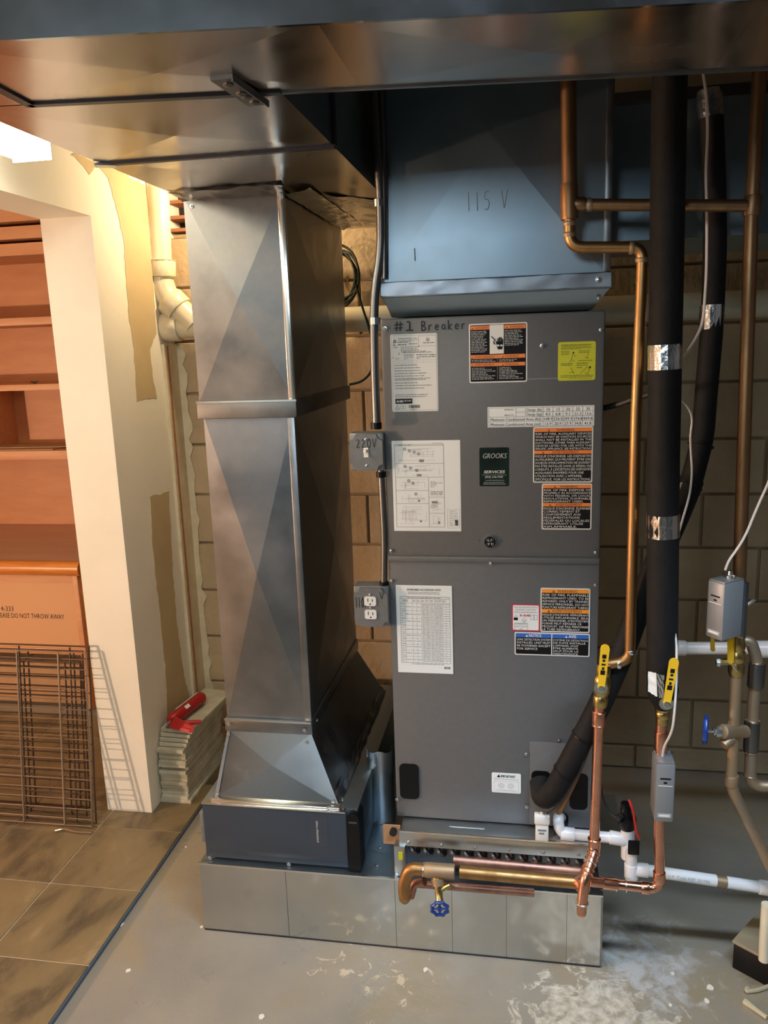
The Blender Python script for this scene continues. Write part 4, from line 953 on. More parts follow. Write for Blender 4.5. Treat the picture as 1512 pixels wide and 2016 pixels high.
for dz in (.018, -.018):
    pts = []
    for k in range(20):
        t = 2*PI*k/20; pts.append((m.x-.001+max(-.0155, min(.0155, .019*math.cos(t))), YK-.0135, m.z+dz+max(-.0125, min(.0125, .0165*math.sin(t)))))
    rp = G().prism(pts, (0, .004, 0)).build('receptacle', 'white_plastic', cv)
    for dx, hh in ((-.006, .0045), (.006, .0036)): box('slot', m.x-.002+dx, m.x+dx, YK-.0139, YK-.013, m.z+dz-.001, m.z+dz+2*hh-.001, 'ink', rp)
    G().rod((m.x-.001, YK-.0139, m.z+dz-.0075), (m.x-.001, YK-.0130, m.z+dz-.0075), .0022, 8).build('ground_hole', 'ink', rp)
screw(ob, (m.x-.001, YK-.010, m.z+.036), r=.003); screw(ob, (m.x-.001, YK-.010, m.z), r=.0025)
write(ob, 'handwritten_mark', ['1s', '1s', '0', 'V'], 700, 1176, 722, 1196, YK-.0105, .0009)
write(ob, 'handwritten_mark', ['V'], 746, 1166, 757, 1180, YK-.0105, .0009)
# conduits
YC = -0.03
c1 = thing('electrical_conduit', 'thick grey electrical conduit running down to the switch box', 'conduit', tuple(P(745, 850, Y=YC)))
pts = [P(u, v, Y=YC) for u, v in ((735, 150), (746, 330), (750, 420), (750, 500), (738, 570), (736, 640), (738, 740), (742, 845))]
G().sweep(pts, .0105, 12, fillet=.05).build('conduit_tube', 'dark_steel', c1, True)
for (u, v, m_) in ((746, 400, 'steel'), (738, 632, 'steel'), (741, 838, 'black_plastic')):
    p = P(u, v, Y=YC); G().rod(p-Vector((0, 0, .008)), p+Vector((0, 0, .008)), .0135, 12).build('conduit_coupling', m_, c1, True)
c2 = thing('electrical_conduit', 'thin grey conduit along the edge of the supply plenum', 'conduit', tuple(P(755, 545, Y=YC)))
pts = [P(u, v, Y=YC) for u, v in ((750, 150), (756, 330), (757, 548))]
G().sweep(pts, .0055, 10).build('conduit_tube', 'dark_steel', c2, True)
c3 = thing('electrical_conduit', 'short dark conduit between the switch box and the outlet box', 'conduit', tuple(P(755, 1150, Y=YK+.02)))
pts = [P(u, v, Y=YK+.015) for u, v in ((750, 925), (754, 1000), (757, 1060), (756, 1160))]
G().sweep(pts, .0085, 10, fillet=.04).build('conduit_tube', 'dark_steel', c3, True)
for (u, v) in ((750, 934), (756, 1150)): p = P(u, v, Y=YK+.015); G().rod(p-Vector((0, 0, .007)), p+Vector((0, 0, .007)), .012, 10).build('conduit_connector', 'black_plastic', c3, True)
# cable coil on the wall
cc = thing('cable_coil', 'coil of thin dark green cable hanging on the block wall behind the column', 'cable', tuple(P(690, 560, Y=.93)))
random.seed(21)
for k in range(5):
    c = P(668+random.uniform(-4, 4), 548+random.uniform(-8, 8), Y=.93-k*.008); rx, rz = random.uniform(.055, .075), random.uniform(.075, .11); pts = []
    for q in range(24): t = 2*PI*q/24; pts.append(c+Vector((rx*math.cos(t), .006*math.sin(3*t+k), rz*math.sin(t))))
    G().sweep(pts, .0045, 6, closed=True).build('cable_loop', 'green_cable', cc, True)
G().sweep([P(u, v, Y=.83) for u, v in ((700, 560), (712, 600), (728, 650), (738, 700), (730, 735), (712, 752), (688, 757))], .0045, 6, fillet=.03).build('cable_tail', 'green_cable', cc, True)
# ================================================================== PIPES IN FRONT OF THE UNIT
def pts_(Y, *uv): return [P(u, v, Y=Y) for u, v in uv]
def collar(parent, p, d, r, ln=.012, mname='solder', name='solder_ring'):
    p = Vector(p); d = Vector(d).normalized()
    return G().lathe(p-d*ln/2, p+d*ln/2, [(0, r*.98), (.2, r*1.06), (.8, r*1.06), (1, r*.98)], 14).build(name, mname, parent, True)
def sleeve(parent, a, b, r, mname, name='coupling'):
    return G().lathe(a, b, [(0, r), (.06, r*1.04), (.94, r*1.04), (1, r)], 16).build(name, mname, parent, True)

# --- aged copper riser beside the unit
YA = -0.115
cr = thing('copper_riser', 'long aged copper pipe dropping from the trunk duct to a yellow lever valve', 'pipe', tuple(P(1240, 1300, Y=YA)))
top = P(1118, 60, Y=YA); t2 = P(1121, 395, Y=YA); t3 = P(1122, 482, Y=YA)
G().rod(top, P(1121, 372, Y=YA), .0165, 16).build('pipe_run', 'copper_brown', cr, True)
sleeve(cr, P(1120, 362, Y=YA), P(1121, 432, Y=YA), .0185, 'copper_brown', 'tee_body')
sleeve(cr, P(1128, 402, Y=YA), P(1152, 403, Y=YA), .0150, 'copper_brown', 'tee_branch')
G().sweep(pts_(YA, (1121, 430), (1122, 487), (1266, 487), (1252, 820), (1240, 1300), (1196, 1308)), .0125, 14, fillet=.028, fseg=7).build('pipe_run', 'copper_aged', cr, True)
d = Vector((0, 0, 1))
for (u, v, dd) in ((1121, 440, d), (1121, 462, d), (1243, 488, Vector((1, 0, 0))), (1264, 512, d), (1243, 1282, d), (1218, 1306, Vector((1, 0, 0)))): collar(cr, P(u, v, Y=YA), dd, .0133, .010, 'copper_patina' if v < 600 else 'solder')
cx_ = thing('copper_crossover', 'horizontal aged copper pipe passing behind the thick black insulated pipe', 'pipe', tuple(P(1300, 405, Y=YA)))
G().rod(P(1150, 403, Y=YA), P(1470, 405, Y=YA), .0125, 14).build('pipe_run', 'copper_brown', cx_, True)
collar(cx_, P(1160, 403, Y=YA), (1, 0, 0), .0135, .012, 'copper_patina')

def lever(parent, p0, p1, wd, mname, thick=.003, mark=True, nrm=Vector((0, -1, 0))):
    p0, p1 = Vector(p0), Vector(p1); d = (p1-p0).normalized(); s = d.cross(nrm).normalized()*wd/2; n = 6; pts = []
    L_ = (p1-p0).length
    for k in range(n+1): a = PI*k/n; pts.append(p1-d*wd/2+s*math.cos(a)+d*wd/2*math.sin(a))
    for k in range(n+1): a = PI*k/n; pts.append(p0+d*.004-s*math.cos(a)*.8-d*.004*math.sin(a))
    o = G().prism(pts, nrm*thick).build('valve_handle', mname, parent)
    if mark:
        g = G(); c = p0.lerp(p1, .55)+nrm*(thick+.0004)
        for k, (w_, h_) in enumerate(((.45, .09), (.30, .05), (.45, .04), (.25, .06), (.5, .10))):
            q = c+d*(L_*(.18-k*.09)); ss = s*w_; hh = d*(L_*h_/2)
            g.add([q-ss-hh, q+ss-hh, q+ss+hh, q-ss+hh], [(0, 1, 2, 3)])
        g.build('handle_mark', 'ink', o)
    return o
def ball_valve(name, label, a, b, r, lev0, lev1, mname='brass', stem=.028):
    a, b = Vector(a), Vector(b); t = thing(name, label, 'valve', tuple(b))
    G().lathe(a, b, [(0, r*1.0), (.10, r*1.12), (.22, r*1.12), (.26, r*.98), (.34, r*1.25), (.66, r*1.25), (.74, r*.98), (.78, r*1.12), (.9, r*1.12), (1, r)], 16).build('valve_body', mname, t, True)
    c = Vector(lev0)
    G().rod((c.x, c.y+stem, c.z), (c.x, c.y, c.z), .007, 10).build('valve_stem', 'steel', t, True)
    G().lathe((c.x, c.y, c.z), (c.x, c.y-.008, c.z), [(0, .009), (.9, .009), (1, .006)], 6).build('handle_nut', 'steel', t)
    G().rod((c.x, c.y+.006, c.z), (c.x, c.y+.001, c.z), .016, 12).build('stop_plate', 'steel', t, True)
    lever(t, c, lev1, .021, 'handle_yellow')
    return t
YV = -0.125
ball_valve('ball_valve', 'brass ball valve with upright yellow lever on the copper pipe beside the unit', P(1189, 1308, Y=YV), P(1181, 1390, Y=YV), .016, P(1183, 1355, Y=YV-.03), P(1192, 1268, Y=YV-.035))
# --- bright new copper below the valve
cn = thing('copper_supply', 'bright new copper pipe standing before the lower right corner of the unit', 'pipe', tuple(P(1165, 1740, Y=-.16)))
G().sweep([P(1180, 1388, Y=YV), P(1178, 1440, Y=YV), P(1170, 1655, Y=YV)], .0125, 16).build('pipe_run', 'copper_new', cn, True)
sleeve(cn, P(1179, 1400, Y=YV), P(1178, 1428, Y=YV), .0150, 'copper_new')
for (u, v) in ((1179, 1402), (1178, 1427), (1170, 1652)): collar(cn, P(u, v, Y=YV), (0, 0, 1), .0155, .006, 'copper_new', 'fitting_rim')
e0 = P(1170, 1650, Y=YV); e1 = P(1171, 1672, Y=YV); e2 = P(1152, 1728, Y=-.185); e3 = P(1146, 1775, Y=-.195); e4 = P(1145, 1797, Y=-.195)
G().sweep([e0, e1, e2, e3, e4], [.0150, .0150, .0155, .0150, .0120], 16, fillet=.02).build('offset_fitting', 'copper_new', cn, True)
for t in (.15, .35, .5, .7, .85): collar(cn, e1.lerp(e2, t), e2-e1, .0158, .005, 'copper_new' if t != .5 else 'solder', 'fitting_rim')
collar(cn, e3.lerp(e4, .1), e4-e3, .0150, .005, 'solder', 'fitting_rim'); 
G().lathe(e4, e4+Vector((0, -.002, -.010)), [(0, .0120), (.5, .011), (.85, .007), (1, .002)], 14).build('end_cap', 'copper_new', cn, True)
# --- lower loop: horizontal to the zone valve riser
YZ = -0.14
cl = thing('copper_loop', 'bright new copper pipe bending up to the grey zone valve by the black pipe', 'pipe', tuple(P(1297, 1748, Y=YZ)))
G().sweep([P(1158, 1735, Y=-.17), P(1205, 1740, Y=YZ), P(1299, 1751, Y=YZ), P(1297, 1610, Y=YZ)], .0125, 16, fillet=.03, fseg=7).build('pipe_run', 'copper_new', cl, True)
sleeve(cl, P(1185, 1738, Y=-.15), P(1214, 1742, Y=YZ), .0148, 'copper_new'); sleeve(cl, P(1262, 1747, Y=YZ), P(1278, 1749, Y=YZ), .0148, 'copper_new')
sleeve(cl, P(1298, 1735, Y=YZ), P(1298, 1716, Y=YZ), .0148, 'copper_new')
for (u, v) in ((1186, 1738), (1213, 1742), (1232, 1744)): collar(cl, P(u, v, Y=YZ), (1, 0, -.02), .0152, .004, 'solder', 'fitting_rim')
G().rod(P(1300, 1500, Y=YZ), P(1303, 1392, Y=YZ), .0128, 14).build('pipe_run', 'copper_new', cl, True)
sleeve(cl, P(1301, 1478, Y=YZ), P(1302, 1440, Y=YZ), .0152, 'copper_new'); sleeve(cl, P(1303, 1425, Y=YZ), P(1304, 1396, Y=YZ), .0140, 'brass')
# --- zone valves
def zone_valve(label, c, w_, d_, h_, rz, body_lines):
    t = thing('zone_valve', label, 'zone valve', tuple(c))
    def R(x, y, z): return Vector((c[0]+x*math.cos(rz)-y*math.sin(rz), c[1]+x*math.sin(rz)+y*math.cos(rz), c[2]+z))
    def bx(name, x0, x1, y0, y1, z0, z1, m_, parent, bev=0.0):
        g = G().box(x0, x1, y0, y1, z0, z1, bev=bev); g.v = [tuple(R(*v)) for v in g.v]; return g.build(name, m_, parent, bool(bev))
    cov = bx('cover', -w_/2, w_/2, -d_/2, d_/2, 0, h_, 'zone_grey', t, .005)
    bx('top_plate', -w_/2+.002, w_/2-.002, -d_/2+.002, d_/2-.002, h_-.001, h_+.002, 'box_grey', t, .0005)
    bx('base_bracket', -w_/2+.006, w_/2+.006, d_/2-.004, d_/2+.006, -.004, h_*.95, 'galv', t)
    g = G().lathe(R(.0, .012, h_+.001), R(.0, .012, h_+.018), [(0, .011), (.4, .011), (.5, .007), (1, .006)], 10); g.build('cable_clamp', 'steel', t, True)
    bx('clamp_bar', -.022, .012, .010, .016, h_+.004, h_+.010, 'steel', t)
    fy = -d_/2
    bx('printed_mark', -.012, .012, fy-.0006, fy+.001, h_*.74, h_*.765, 'ink', cov); bx('printed_dot', -.004, .004, fy-.0006, fy+.001, h_*.67, h_*.70, 'ink', cov)
    bx('printed_rule', -.016, .016, fy-.0006, fy+.001, h_*.625, h_*.635, 'lettering_white', cov)
    bx('name_plate', -.016, .016, fy-.001, fy+.001, h_*.085, h_*.155, 'lettering_grey', cov); bx('plate_lettering', -.012, .012, fy-.0015, fy+.001, h_*.105, h_*.135, 'paper', cov)
    return t
a, b = P(1288, 1618, Y=-.19), P(1331, 1506, Y=-.19)
zone_valve('grey zone valve box at the foot of the thick black insulated pipe', ((a.x+b.x)/2, -.155, a.z), b.x-a.x, .070, b.z-a.z, 0.0, None)
# --- thick insulated pipe
YI = -0.165
ip = thing('insulated_pipe', 'thick vertical pipe in black foam insulation with silver tape bands right of the unit', 'pipe', tuple(P(1302, 1340, Y=YI)))
G().sweep(pts_(YI, (1320, 40), (1311, 600), (1306, 900), (1303, 1330)), .0345, 20).build('foam_insulation', 'black_foam', ip, True)
G().lathe(P(1303, 1328, Y=YI), P(1306, 1395, Y=YI), [(0, .0335), (.45, .036), (.75, .030), (1, .016)], 18).build('foam_end', 'black_foam', ip, True)
for (v0, v1) in ((678, 727), (1011, 1056)):
    G().lathe(P(1309 if v0 < 900 else 1306, v0, Y=YI), P(1309 if v0 < 900 else 1306, v1, Y=YI), [(0, .0352), (.3, .0356), (.7, .0352), (1, .0357)], 16).build('foil_band', 'foil', ip)
tape(P(1276, 1322, Y=-.205), P(1292, 1325, Y=-.213), P(1294, 1372, Y=-.213), P(1276, 1362, Y=-.205), 5, 5, .001).build('tape_wrap', 'paper', ip)
tape(P(1292, 1326, Y=-.214), P(1308, 1330, Y=-.213), P(1306, 1374, Y=-.213), P(1298, 1374, Y=-.214), 4, 5, .001).build('tape_wrap', 'edge_bright', ip)
ball_valve('ball_valve', 'brass ball valve with upright yellow lever at the foot of the thick black pipe', P(1305, 1362, Y=YI+.01), P(1304, 1412, Y=YI+.015), .015, P(1312, 1386, Y=YI-.045), P(1328, 1295, Y=YI-.05), stem=.04)
# --- suction line
sl = thing('suction_line', 'black foam insulated refrigerant line curving behind the thick pipe into the unit', 'pipe', tuple(P(1065, 1550, Y=-.03)))
path = [P(1398, 175, Y=.045), P(1405, 330, Y=.045), P(1408, 480, Y=.045), P(1402, 640, Y=.04), P(1388, 800, Y=.03), P(1384, 860, Y=.02), P(1362, 945, Y=-.01), P(1338, 1005, Y=-.04), P(1300, 1090, Y=-.07), P(1268, 1170, Y=-.075), P(1228, 1280, Y=-.08), P(1180, 1390, Y=-.085), P(1135, 1475, Y=-.085), P(1090, 1560, Y=-.075), P(1068, 1575, Y=-.055), P(1064, 1540, Y=-.005)]
cut = 6
G().sweep(path[:cut+1], .026, 16, fillet=.04).build('foam_insulation', 'black_foam', sl, True)
G().sweep(path[cut:], .0285, 16, fillet=.035).build('foam_insulation', 'black_foam', sl, True)
for (p, q, rr_) in ((P(1396, 178, Y=.045), P(1400, 232, Y=.045), .0275), (P(1402, 600, Y=.041), P(1400, 648, Y=.041), .0272)): G().lathe(p, q, [(0, rr_), (.4, rr_*1.02), (1, rr_)], 14).build('foil_band', 'foil', sl)
for (a, b) in ((path[5], path[6]), (path[6], path[7])): collar(sl, a.lerp(b, .2), b-a, .0290, .004, 'black_plastic', 'zip_tie')
for (i, t) in ((11, .7), (12, .5)): collar(sl, path[i].lerp(path[i+1], t), path[i+1]-path[i], .0288, .006, 'black_plastic', 'foam_joint')
ll = thing('liquid_line', 'thin brown copper refrigerant line beside the black foam line', 'pipe', tuple(P(1082, 1615, Y=-.07)))
G().sweep([P(1172, 1400, Y=-.05), P(1160, 1470, Y=-.055), P(1136, 1530, Y=-.06), P(1112, 1580, Y=-.055), P(1094, 1612, Y=-.03), P(1096, 1614, Y=-.002)], .0058, 10, fillet=.03).build('copper_tube', 'copper_brown', ll, True)
bw = tag(G().sweep([P(1166, 1460, Y=-.045), P(1150, 1495, Y=-.09), P(1142, 1520, Y=-.10), P(1110, 1575, Y=-.11), P(1088, 1595, Y=-.10), P(1076, 1602, Y=-.075)], .0025, 6, fillet=.03).build('sensor_wire', 'rubber_black', None, True), 'thin black wire along the black foam line to the white sensor', 'wire')
# --- brass coloured header with drain valve
YH = -0.135
bh = thing('brass_header', 'brass coloured horizontal header pipe in front of the coil with a left elbow', 'pipe', tuple(P(960, 1720, Y=YH)))
G().rod(P(905, 1716, Y=YH), P(1148, 1738, Y=YH), .0165, 18).build('pipe_run', 'copper_aged', bh, True)
sleeve(bh, P(836, 1712, Y=YH), P(895, 1716, Y=YH), .0185, 'copper_patina', 'tee_body')
G().sweep([P(840, 1712, Y=YH), P(806, 1709, Y=YH), P(795, 1740, Y=YH), P(797, 1762, Y=YH)], .0165, 16, fillet=.02).build('elbow', 'copper_aged', bh, True)
G().sweep([P(836, 1735, Y=-.11), P(815, 1738, Y=-.10), P(808, 1765, Y=-.10)], .0115, 12, fillet=.015).build('elbow', 'copper_tarnish', bh, True)
e = P(797, 1762, Y=YH); G().lathe(e, P(797, 1778, Y=YH), [(0, .0165), (.5, .0155), (.85, .010), (1, .003)], 16).build('end_cap', 'copper_aged', bh, True)
for (u, v) in ((834, 1712), (852, 1713), (893, 1716)): collar(bh, P(u, v, Y=YH), (1, 0, -.03), .0172, .005, 'solder', 'solder_ring')
G().lathe(P(1140, 1735, Y=YH), P(1150, 1752, Y=-.165), [(0, .0175), (.5, .0185), (1, .0165)], 14).build('end_fitting', 'copper_new', bh, True)
def hand_wheel(t, c, ax, r, mname='handle_blue'):
    c = Vector(c); ax = Vector(ax).normalized(); N = ax.orthogonal().normalized(); B_ = ax.cross(N); n = 16; pts = []
    for k in range(n): a = 2*PI*k/n; q = r*(1+.10*(1 if k % 2 else -1)); pts.append(c+(N*math.cos(a)+B_*math.sin(a))*q)
    w_ = G().sweep(pts, r*.22, 8, closed=True).build('hand_wheel', mname, t, True)
    for k in range(4): a = PI/4+PI/2*k; G().rod(c, c+(N*math.cos(a)+B_*math.sin(a))*r, r*.14, 6).build('spoke', mname, w_)
    G().rod(c-ax*.004, c+ax*.005, r*.3, 8).build('hub', mname, w_, True)
dv = thing('drain_valve', 'small brass drain valve with a blue hand wheel under the brass header', 'valve', tuple(P(865, 1795, Y=-.17)))
ax = (P(866, 1790, Y=-.175)-P(862, 1735, Y=YH)).normalized()
a = P(862, 1728, Y=YH); b = P(866, 1782, Y=-.170)
G().lathe(a, b, [(0, .016), (.22, .0155), (.28, .0115), (.40, .0115), (.45, .010), (.75, .0095), (.80, .0105), (.95, .0105), (1, .004)], 14).build('valve_body', 'brass', dv, True)
G().lathe(a.lerp(b, .05), a.lerp(b, .32), [(0, .0185), (1, .0145)], 14).build('bonnet', 'copper_patina', dv, True)
G().rod(a.lerp(b, .45)+Vector((.004, 0, 0)), a.lerp(b, .30)+Vector((.030, .002, .004)), .007, 10).build('outlet', 'brass', dv, True)
hand_wheel(dv, b+Vector((0, -.006, -.006)), (.1, -1, -.12), .0205)
# --- condensate drain
YD = -0.05
cd = thing('condensate_drain', 'white plastic condensate drain pipe with trap leaving the foot of the unit', 'pipe', tuple(P(1245, 1760, Y=YD)))
G().sweep([P(1104, 1610, Y=-.004), P(1098, 1608, Y=-.045), P(1102, 1640, Y=YD), P(1235, 1652, Y=YD)], .0142, 16, fillet=.025, fseg=6).build('pipe_run', 'pvc_white', cd, True)
sleeve(cd, P(1104, 1640, Y=YD), P(1131, 1643, Y=YD), .0168, 'pvc_white', 'elbow_socket'); sleeve(cd, P(1200, 1648, Y=YD), P(1232, 1653, Y=YD), .0172, 'pvc_white', 'socket')
G().sweep([P(1236, 1628, Y=YD), P(1236, 1688, Y=YD)], .0175, 16).build('trap_leg', 'pvc_white', cd, True)
G().sweep([P(1243, 1672, Y=YD-.02), P(1243, 1738, Y=YD-.02)], .0150, 16).build('trap_leg', 'pvc_white', cd, True)
sleeve(cd, P(1243, 1700, Y=YD-.02), P(1243, 1728, Y=YD-.02), .0172, 'pvc_white', 'tee_body')
sleeve(cd, P(1252, 1711, Y=YD-.02), P(1276, 1714, Y=YD-.02), .0172, 'pvc_white', 'socket')
ra, rb = P(1270, 1713, Y=YD-.02), P(1525, 1751, Y=-.055)
G().rod(ra, ra+(rb-ra)*4.6, .0150, 16).build('pipe_run', 'pvc_white', cd, True)
sleeve(cd, P(1494, 1746, Y=-.056), P(1530, 1752, Y=-.055), .0178, 'pvc_white', 'socket')
g = G(); text_geo(g, 'U.P. Code NSF  D1785', 0, 0, .0085, 0, .105, 'F')
dd = (rb-ra).normalized(); o_ = ra.lerp(rb, .17)
g.v = [tuple(o_+dd*x+Vector((0, -.0152, z-.001))) for x, y, z in g.v]; g.build('pipe_print', 'ink_light', cd)
ga, gb = ra.lerp(rb, .55), ra.lerp(rb, .63); G().lathe(ga, gb, [(0, .0151), (1, .0151)], 16).build('rust_stain', 'copper_patina', cd, True)
box('black_clip', P(1237, 1655, Y=-.09).x, P(1260, 1655, Y=-.09).x, -.090, -.084, P(1245, 1684, Y=-.09).z, P(1245, 1656, Y=-.09).z, 'black_plastic', cd, bev=.003)
fs_ = thing('float_switch', 'black float switch with a red wire on top of the white drain trap', 'switch', tuple(P(1232, 1628, Y=YD)))
G().lathe(P(1236, 1630, Y=YD), P(1230, 1580, Y=YD), [(0, .019), (.25, .024), (.4, .024), (.45, .014), (.75, .0135), (.8, .011), (1, .010)], 14).build('switch_body', 'black_plastic', fs_, True)
G().rod(P(1216, 1612, Y=YD-.02), P(1224, 1606, Y=YD-.01), .008, 8).build('wire_boot', 'rubber_black', fs_, True)
G().sweep([P(1238, 1574, Y=YD-.022), P(1245, 1590, Y=YD-.03), P(1253, 1640, Y=YD-.035), P(1259, 1652, Y=YD-.034)], .0032, 6, fillet=.02).build('red_lead', 'red_wire', fs_, True)
G().sweep([P(1184, 1545, Y=-.02), P(1186, 1572, Y=-.03), P(1200, 1600, Y=-.045), P(1215, 1612, Y=YD-.01)], .0024, 6, fillet=.02).build('black_lead', 'rubber_black', fs_, True)
ws = thing('wet_switch', 'small white wet switch clipped to the coil pan below the black foam line', 'switch', tuple(P(1067, 1646, Y=-.055)))
a, b = P(1054, 1648, Y=-.06), P(1080, 1618, Y=-.06)
box('switch_body', a.x, b.x, -.068, -.050, ZB_, b.z, 'white_plastic', ws, bev=.003)
box('switch_cap', a.x-.003, b.x+.003, -.072, -.048, b.z-.004, b.z+.022, 'white_plastic', ws, bev=.004)
for (dx, dz) in ((-.010, .024), (.0, .028), (.008, .021), (-.004, .020)): G().lathe(((a.x+b.x)/2+dx, -.06, b.z+dz-.008), ((a.x+b.x)/2+dx, -.062, b.z+dz), [(0, .006), (.7, .005), (1, .002)], 8).build('terminal', 'white_plastic', ws, True)
box('printed_mark', a.x+.006, b.x-.006, -.0686, -.067, (a.z+b.z)/2, (a.z+b.z)/2+.005, 'ink_grey', ws); box('printed_mark', a.x+.009, b.x-.011, -.0686, -.067, (a.z+b.z)/2-.009, (a.z+b.z)/2-.004, 'ink_grey', ws)

# ================================================================== FAR RIGHT PIPES
YR = -0.11
fr_ = thing('copper_riser', 'tall brown copper pipe near the right edge behind the tilted grey zone valve', 'pipe', tuple(P(1440, 1540, Y=YR)))
G().sweep(pts_(YR, (1502, 40), (1480, 405), (1467, 800), (1456, 1130), (1450, 1240)), .0145, 16).build('pipe_run', 'copper_brown', fr_, True)
sleeve(fr_, P(1483, 385, Y=YR), P(1479, 425, Y=YR), .0175, 'copper_brown', 'tee_body')
G().sweep(pts_(YR, (1449, 1325), (1442, 1480), (1438, 1548), (1552, 1774)), .0135, 16, fillet=.03).build('pipe_run', 'copper_patina', fr_, True)
sleeve(fr_, P(1441, 1525, Y=YR), P(1439, 1546, Y=YR), .0150, 'copper_patina', 'fitting')
collar(fr_, P(1441, 1527, Y=YR), (0, 0, 1), .0150, .004)
bp = thing('copper_bypass', 'brown copper bypass pipe with an elbow at the right edge', 'pipe', tuple(P(1472, 1550, Y=-.07)))
G().sweep(pts_(-.07, (1456, 1262), (1478, 1262), (1491, 1300), (1482, 1400), (1476, 1548), (1800, 1548), (2160, 1548)), .0140, 16, fillet=.035, fseg=7).build('pipe_run', 'copper_patina', bp, True)
sleeve(bp, P(1491, 1306, Y=-.07), P(1487, 1352, Y=-.07), .0185, 'dark_steel', 'union'); collar(bp, P(1491, 1304, Y=-.07), (0, 0, 1), .0165, .004)
sleeve(bp, P(1481, 1418, Y=-.07), P(1478, 1478, Y=-.07), .0172, 'dark_steel', 'tee_body'); collar(bp, P(1481, 1418, Y=-.07), (0, 0, 1), .0172, .004); collar(bp, P(1478, 1479, Y=-.07), (0, 0, 1), .0165, .003)
collar(bp, P(1476, 1526, Y=-.07), (0, 0, 1), .0150, .003)
t = thing('ball_valve', 'brass ball valve with yellow lever seen edge on below the tilted zone valve', 'valve', tuple(P(1448, 1330, Y=YR)))
G().lathe(P(1452, 1250, Y=YR), P(1449, 1330, Y=YR), [(0, .0155), (.15, .0185), (.3, .0185), (.36, .016), (.45, .021), (.6, .021), (.66, .016), (.75, .0185), (.9, .0185), (1, .015)], 16).build('valve_body', 'brass', t, True)
lever(t, P(1440, 1306, Y=YR-.02), P(1441, 1236, Y=YR-.025), .016, 'handle_yellow', .006, False, Vector((-.75, -.66, 0)))
G().sweep(pts_(YR-.025, (1438, 1305), (1452, 1322)), .002, 6).build('lever_arm', 'steel', t)
G().rod(P(1415, 1303, Y=YR-.03), P(1440, 1303, Y=YR), .0085, 8).build('valve_stem', 'steel', t, True)
G().lathe(P(1410, 1304, Y=YR-.03), P(1418, 1304, Y=YR-.03), [(0, .009), (.8, .011), (1, .008)], 6).build('handle_nut', 'steel', t)
lever(t, P(1402, 1250, Y=YR), P(1403, 1282, Y=YR), .010, 'handle_yellow', .004, False)
gv = thing('gate_valve', 'brass gate valve with blue hand wheel on the right edge pipes', 'valve', tuple(P(1435, 1470, Y=-.13)))
G().lathe(P(1468, 1440, Y=-.10), P(1420, 1440, Y=-.14), [(0, .015), (.5, .0155), (.55, .0175), (.95, .0175), (1, .012)], 14).build('valve_body', 'copper_patina', gv, True)
G().lathe(P(1420, 1440, Y=-.14), P(1404, 1440, Y=-.14), [(0, .012), (.3, .013), (.7, .013), (.75, .009), (1, .009)], 8).build('bonnet', 'steel', gv, True)
G().rod(P(1405, 1440, Y=-.14), P(1392, 1438, Y=-.14), .0035, 8).build('valve_stem', 'steel', gv, True)
G().lathe(P(1440, 1452, Y=-.125), P(1424, 1468, Y=-.14), [(0, .013), (1, .0125)], 12).build('outlet', 'copper_patina', gv, True)
hand_wheel(gv, P(1389, 1437, Y=-.14), (1, -.25, 0), .0265)
a = P(1432, 1254, Y=-.17); hh = P(1432, 1142, Y=-.17).z-a.z
zone_valve('tilted grey zone valve box on the right edge copper pipe', (P(1424, 1250, Y=-.165).x, -.165, a.z), .046, .066, hh, math.radians(-52), None)
wh = thing('pipe_clip', 'small grey clip on the far right copper pipe by the zone valve', 'clip', tuple(P(1470, 1190, Y=YR)))
G().sweep(pts_(YR-.02, (1452, 1185), (1472, 1190), (1486, 1180)), .004, 6).build('clip_strap', 'steel', wh, True)
wp = thing('white_drain_pipe', 'short white plastic pipe running right behind the grey zone valve', 'pipe', tuple(P(1420, 1290, Y=.12)))
G().rod(P(1340, 1276, Y=.12), P(2150, 1276, Y=.12), .0165, 16).build('pipe_run', 'pvc_white', wp, True)
sleeve(wp, P(1331, 1275, Y=.12), P(1350, 1276, Y=.12), .0195, 'pvc_white', 'socket'); sleeve(wp, P(1480, 1278, Y=.12), P(1560, 1278, Y=.12), .0215, 'pvc_white', 'socket')
# --- thermostat wires
def wire(label, pts, r=.0028, mname='white_wire', fil=.04):
    return tag(G().sweep(pts, r, 6, fillet=fil).build('thermostat_wire', mname, None, True), label, 'wire')
wire('white thermostat wire curving off the right edge from the tilted zone valve', [P(1428, 1122, Y=-.16), P(1434, 1105, Y=-.165), P(1466, 1060, Y=-.17), P(1490, 1000, Y=-.17), P(1520, 935, Y=-.17), P(1560, 820, Y=-.17), P(1570, 500, Y=-.17), P(1575, 60, Y=-.17)])
wire('white thermostat wire rising from the zone valve under the thick black pipe', [P(1304, 1492, Y=-.155), P(1307, 1470, Y=-.17), P(1324, 1440, Y=-.20), P(1328, 1400, Y=-.215), P(1332, 1340, Y=-.205), P(1332, 1270, Y=-.19), P(1328, 1243, Y=-.185)])
wire('white wire hanging in front of the upper black foam line', [P(1382, 130, Y=-.01), P(1390, 180, Y=-.01), P(1394, 260, Y=.0), P(1389, 340, Y=.0), P(1392, 420, Y=.0), P(1391, 540, Y=.0), P(1384, 640, Y=-.01), P(1362, 680, Y=-.05), P(1338, 715, Y=-.09)], .0032)
wire('white wire tied along the lower black foam line', [P(1338, 785, Y=-.08), P(1352, 797, Y=-.06), P(1364, 820, Y=-.03), P(1359, 858, Y=-.03), P(1360, 888, Y=-.04), P(1363, 930, Y=-.06), P(1358, 975, Y=-.085), P(1347, 1012, Y=-.10), P(1333, 1060, Y=-.11)], .0026)
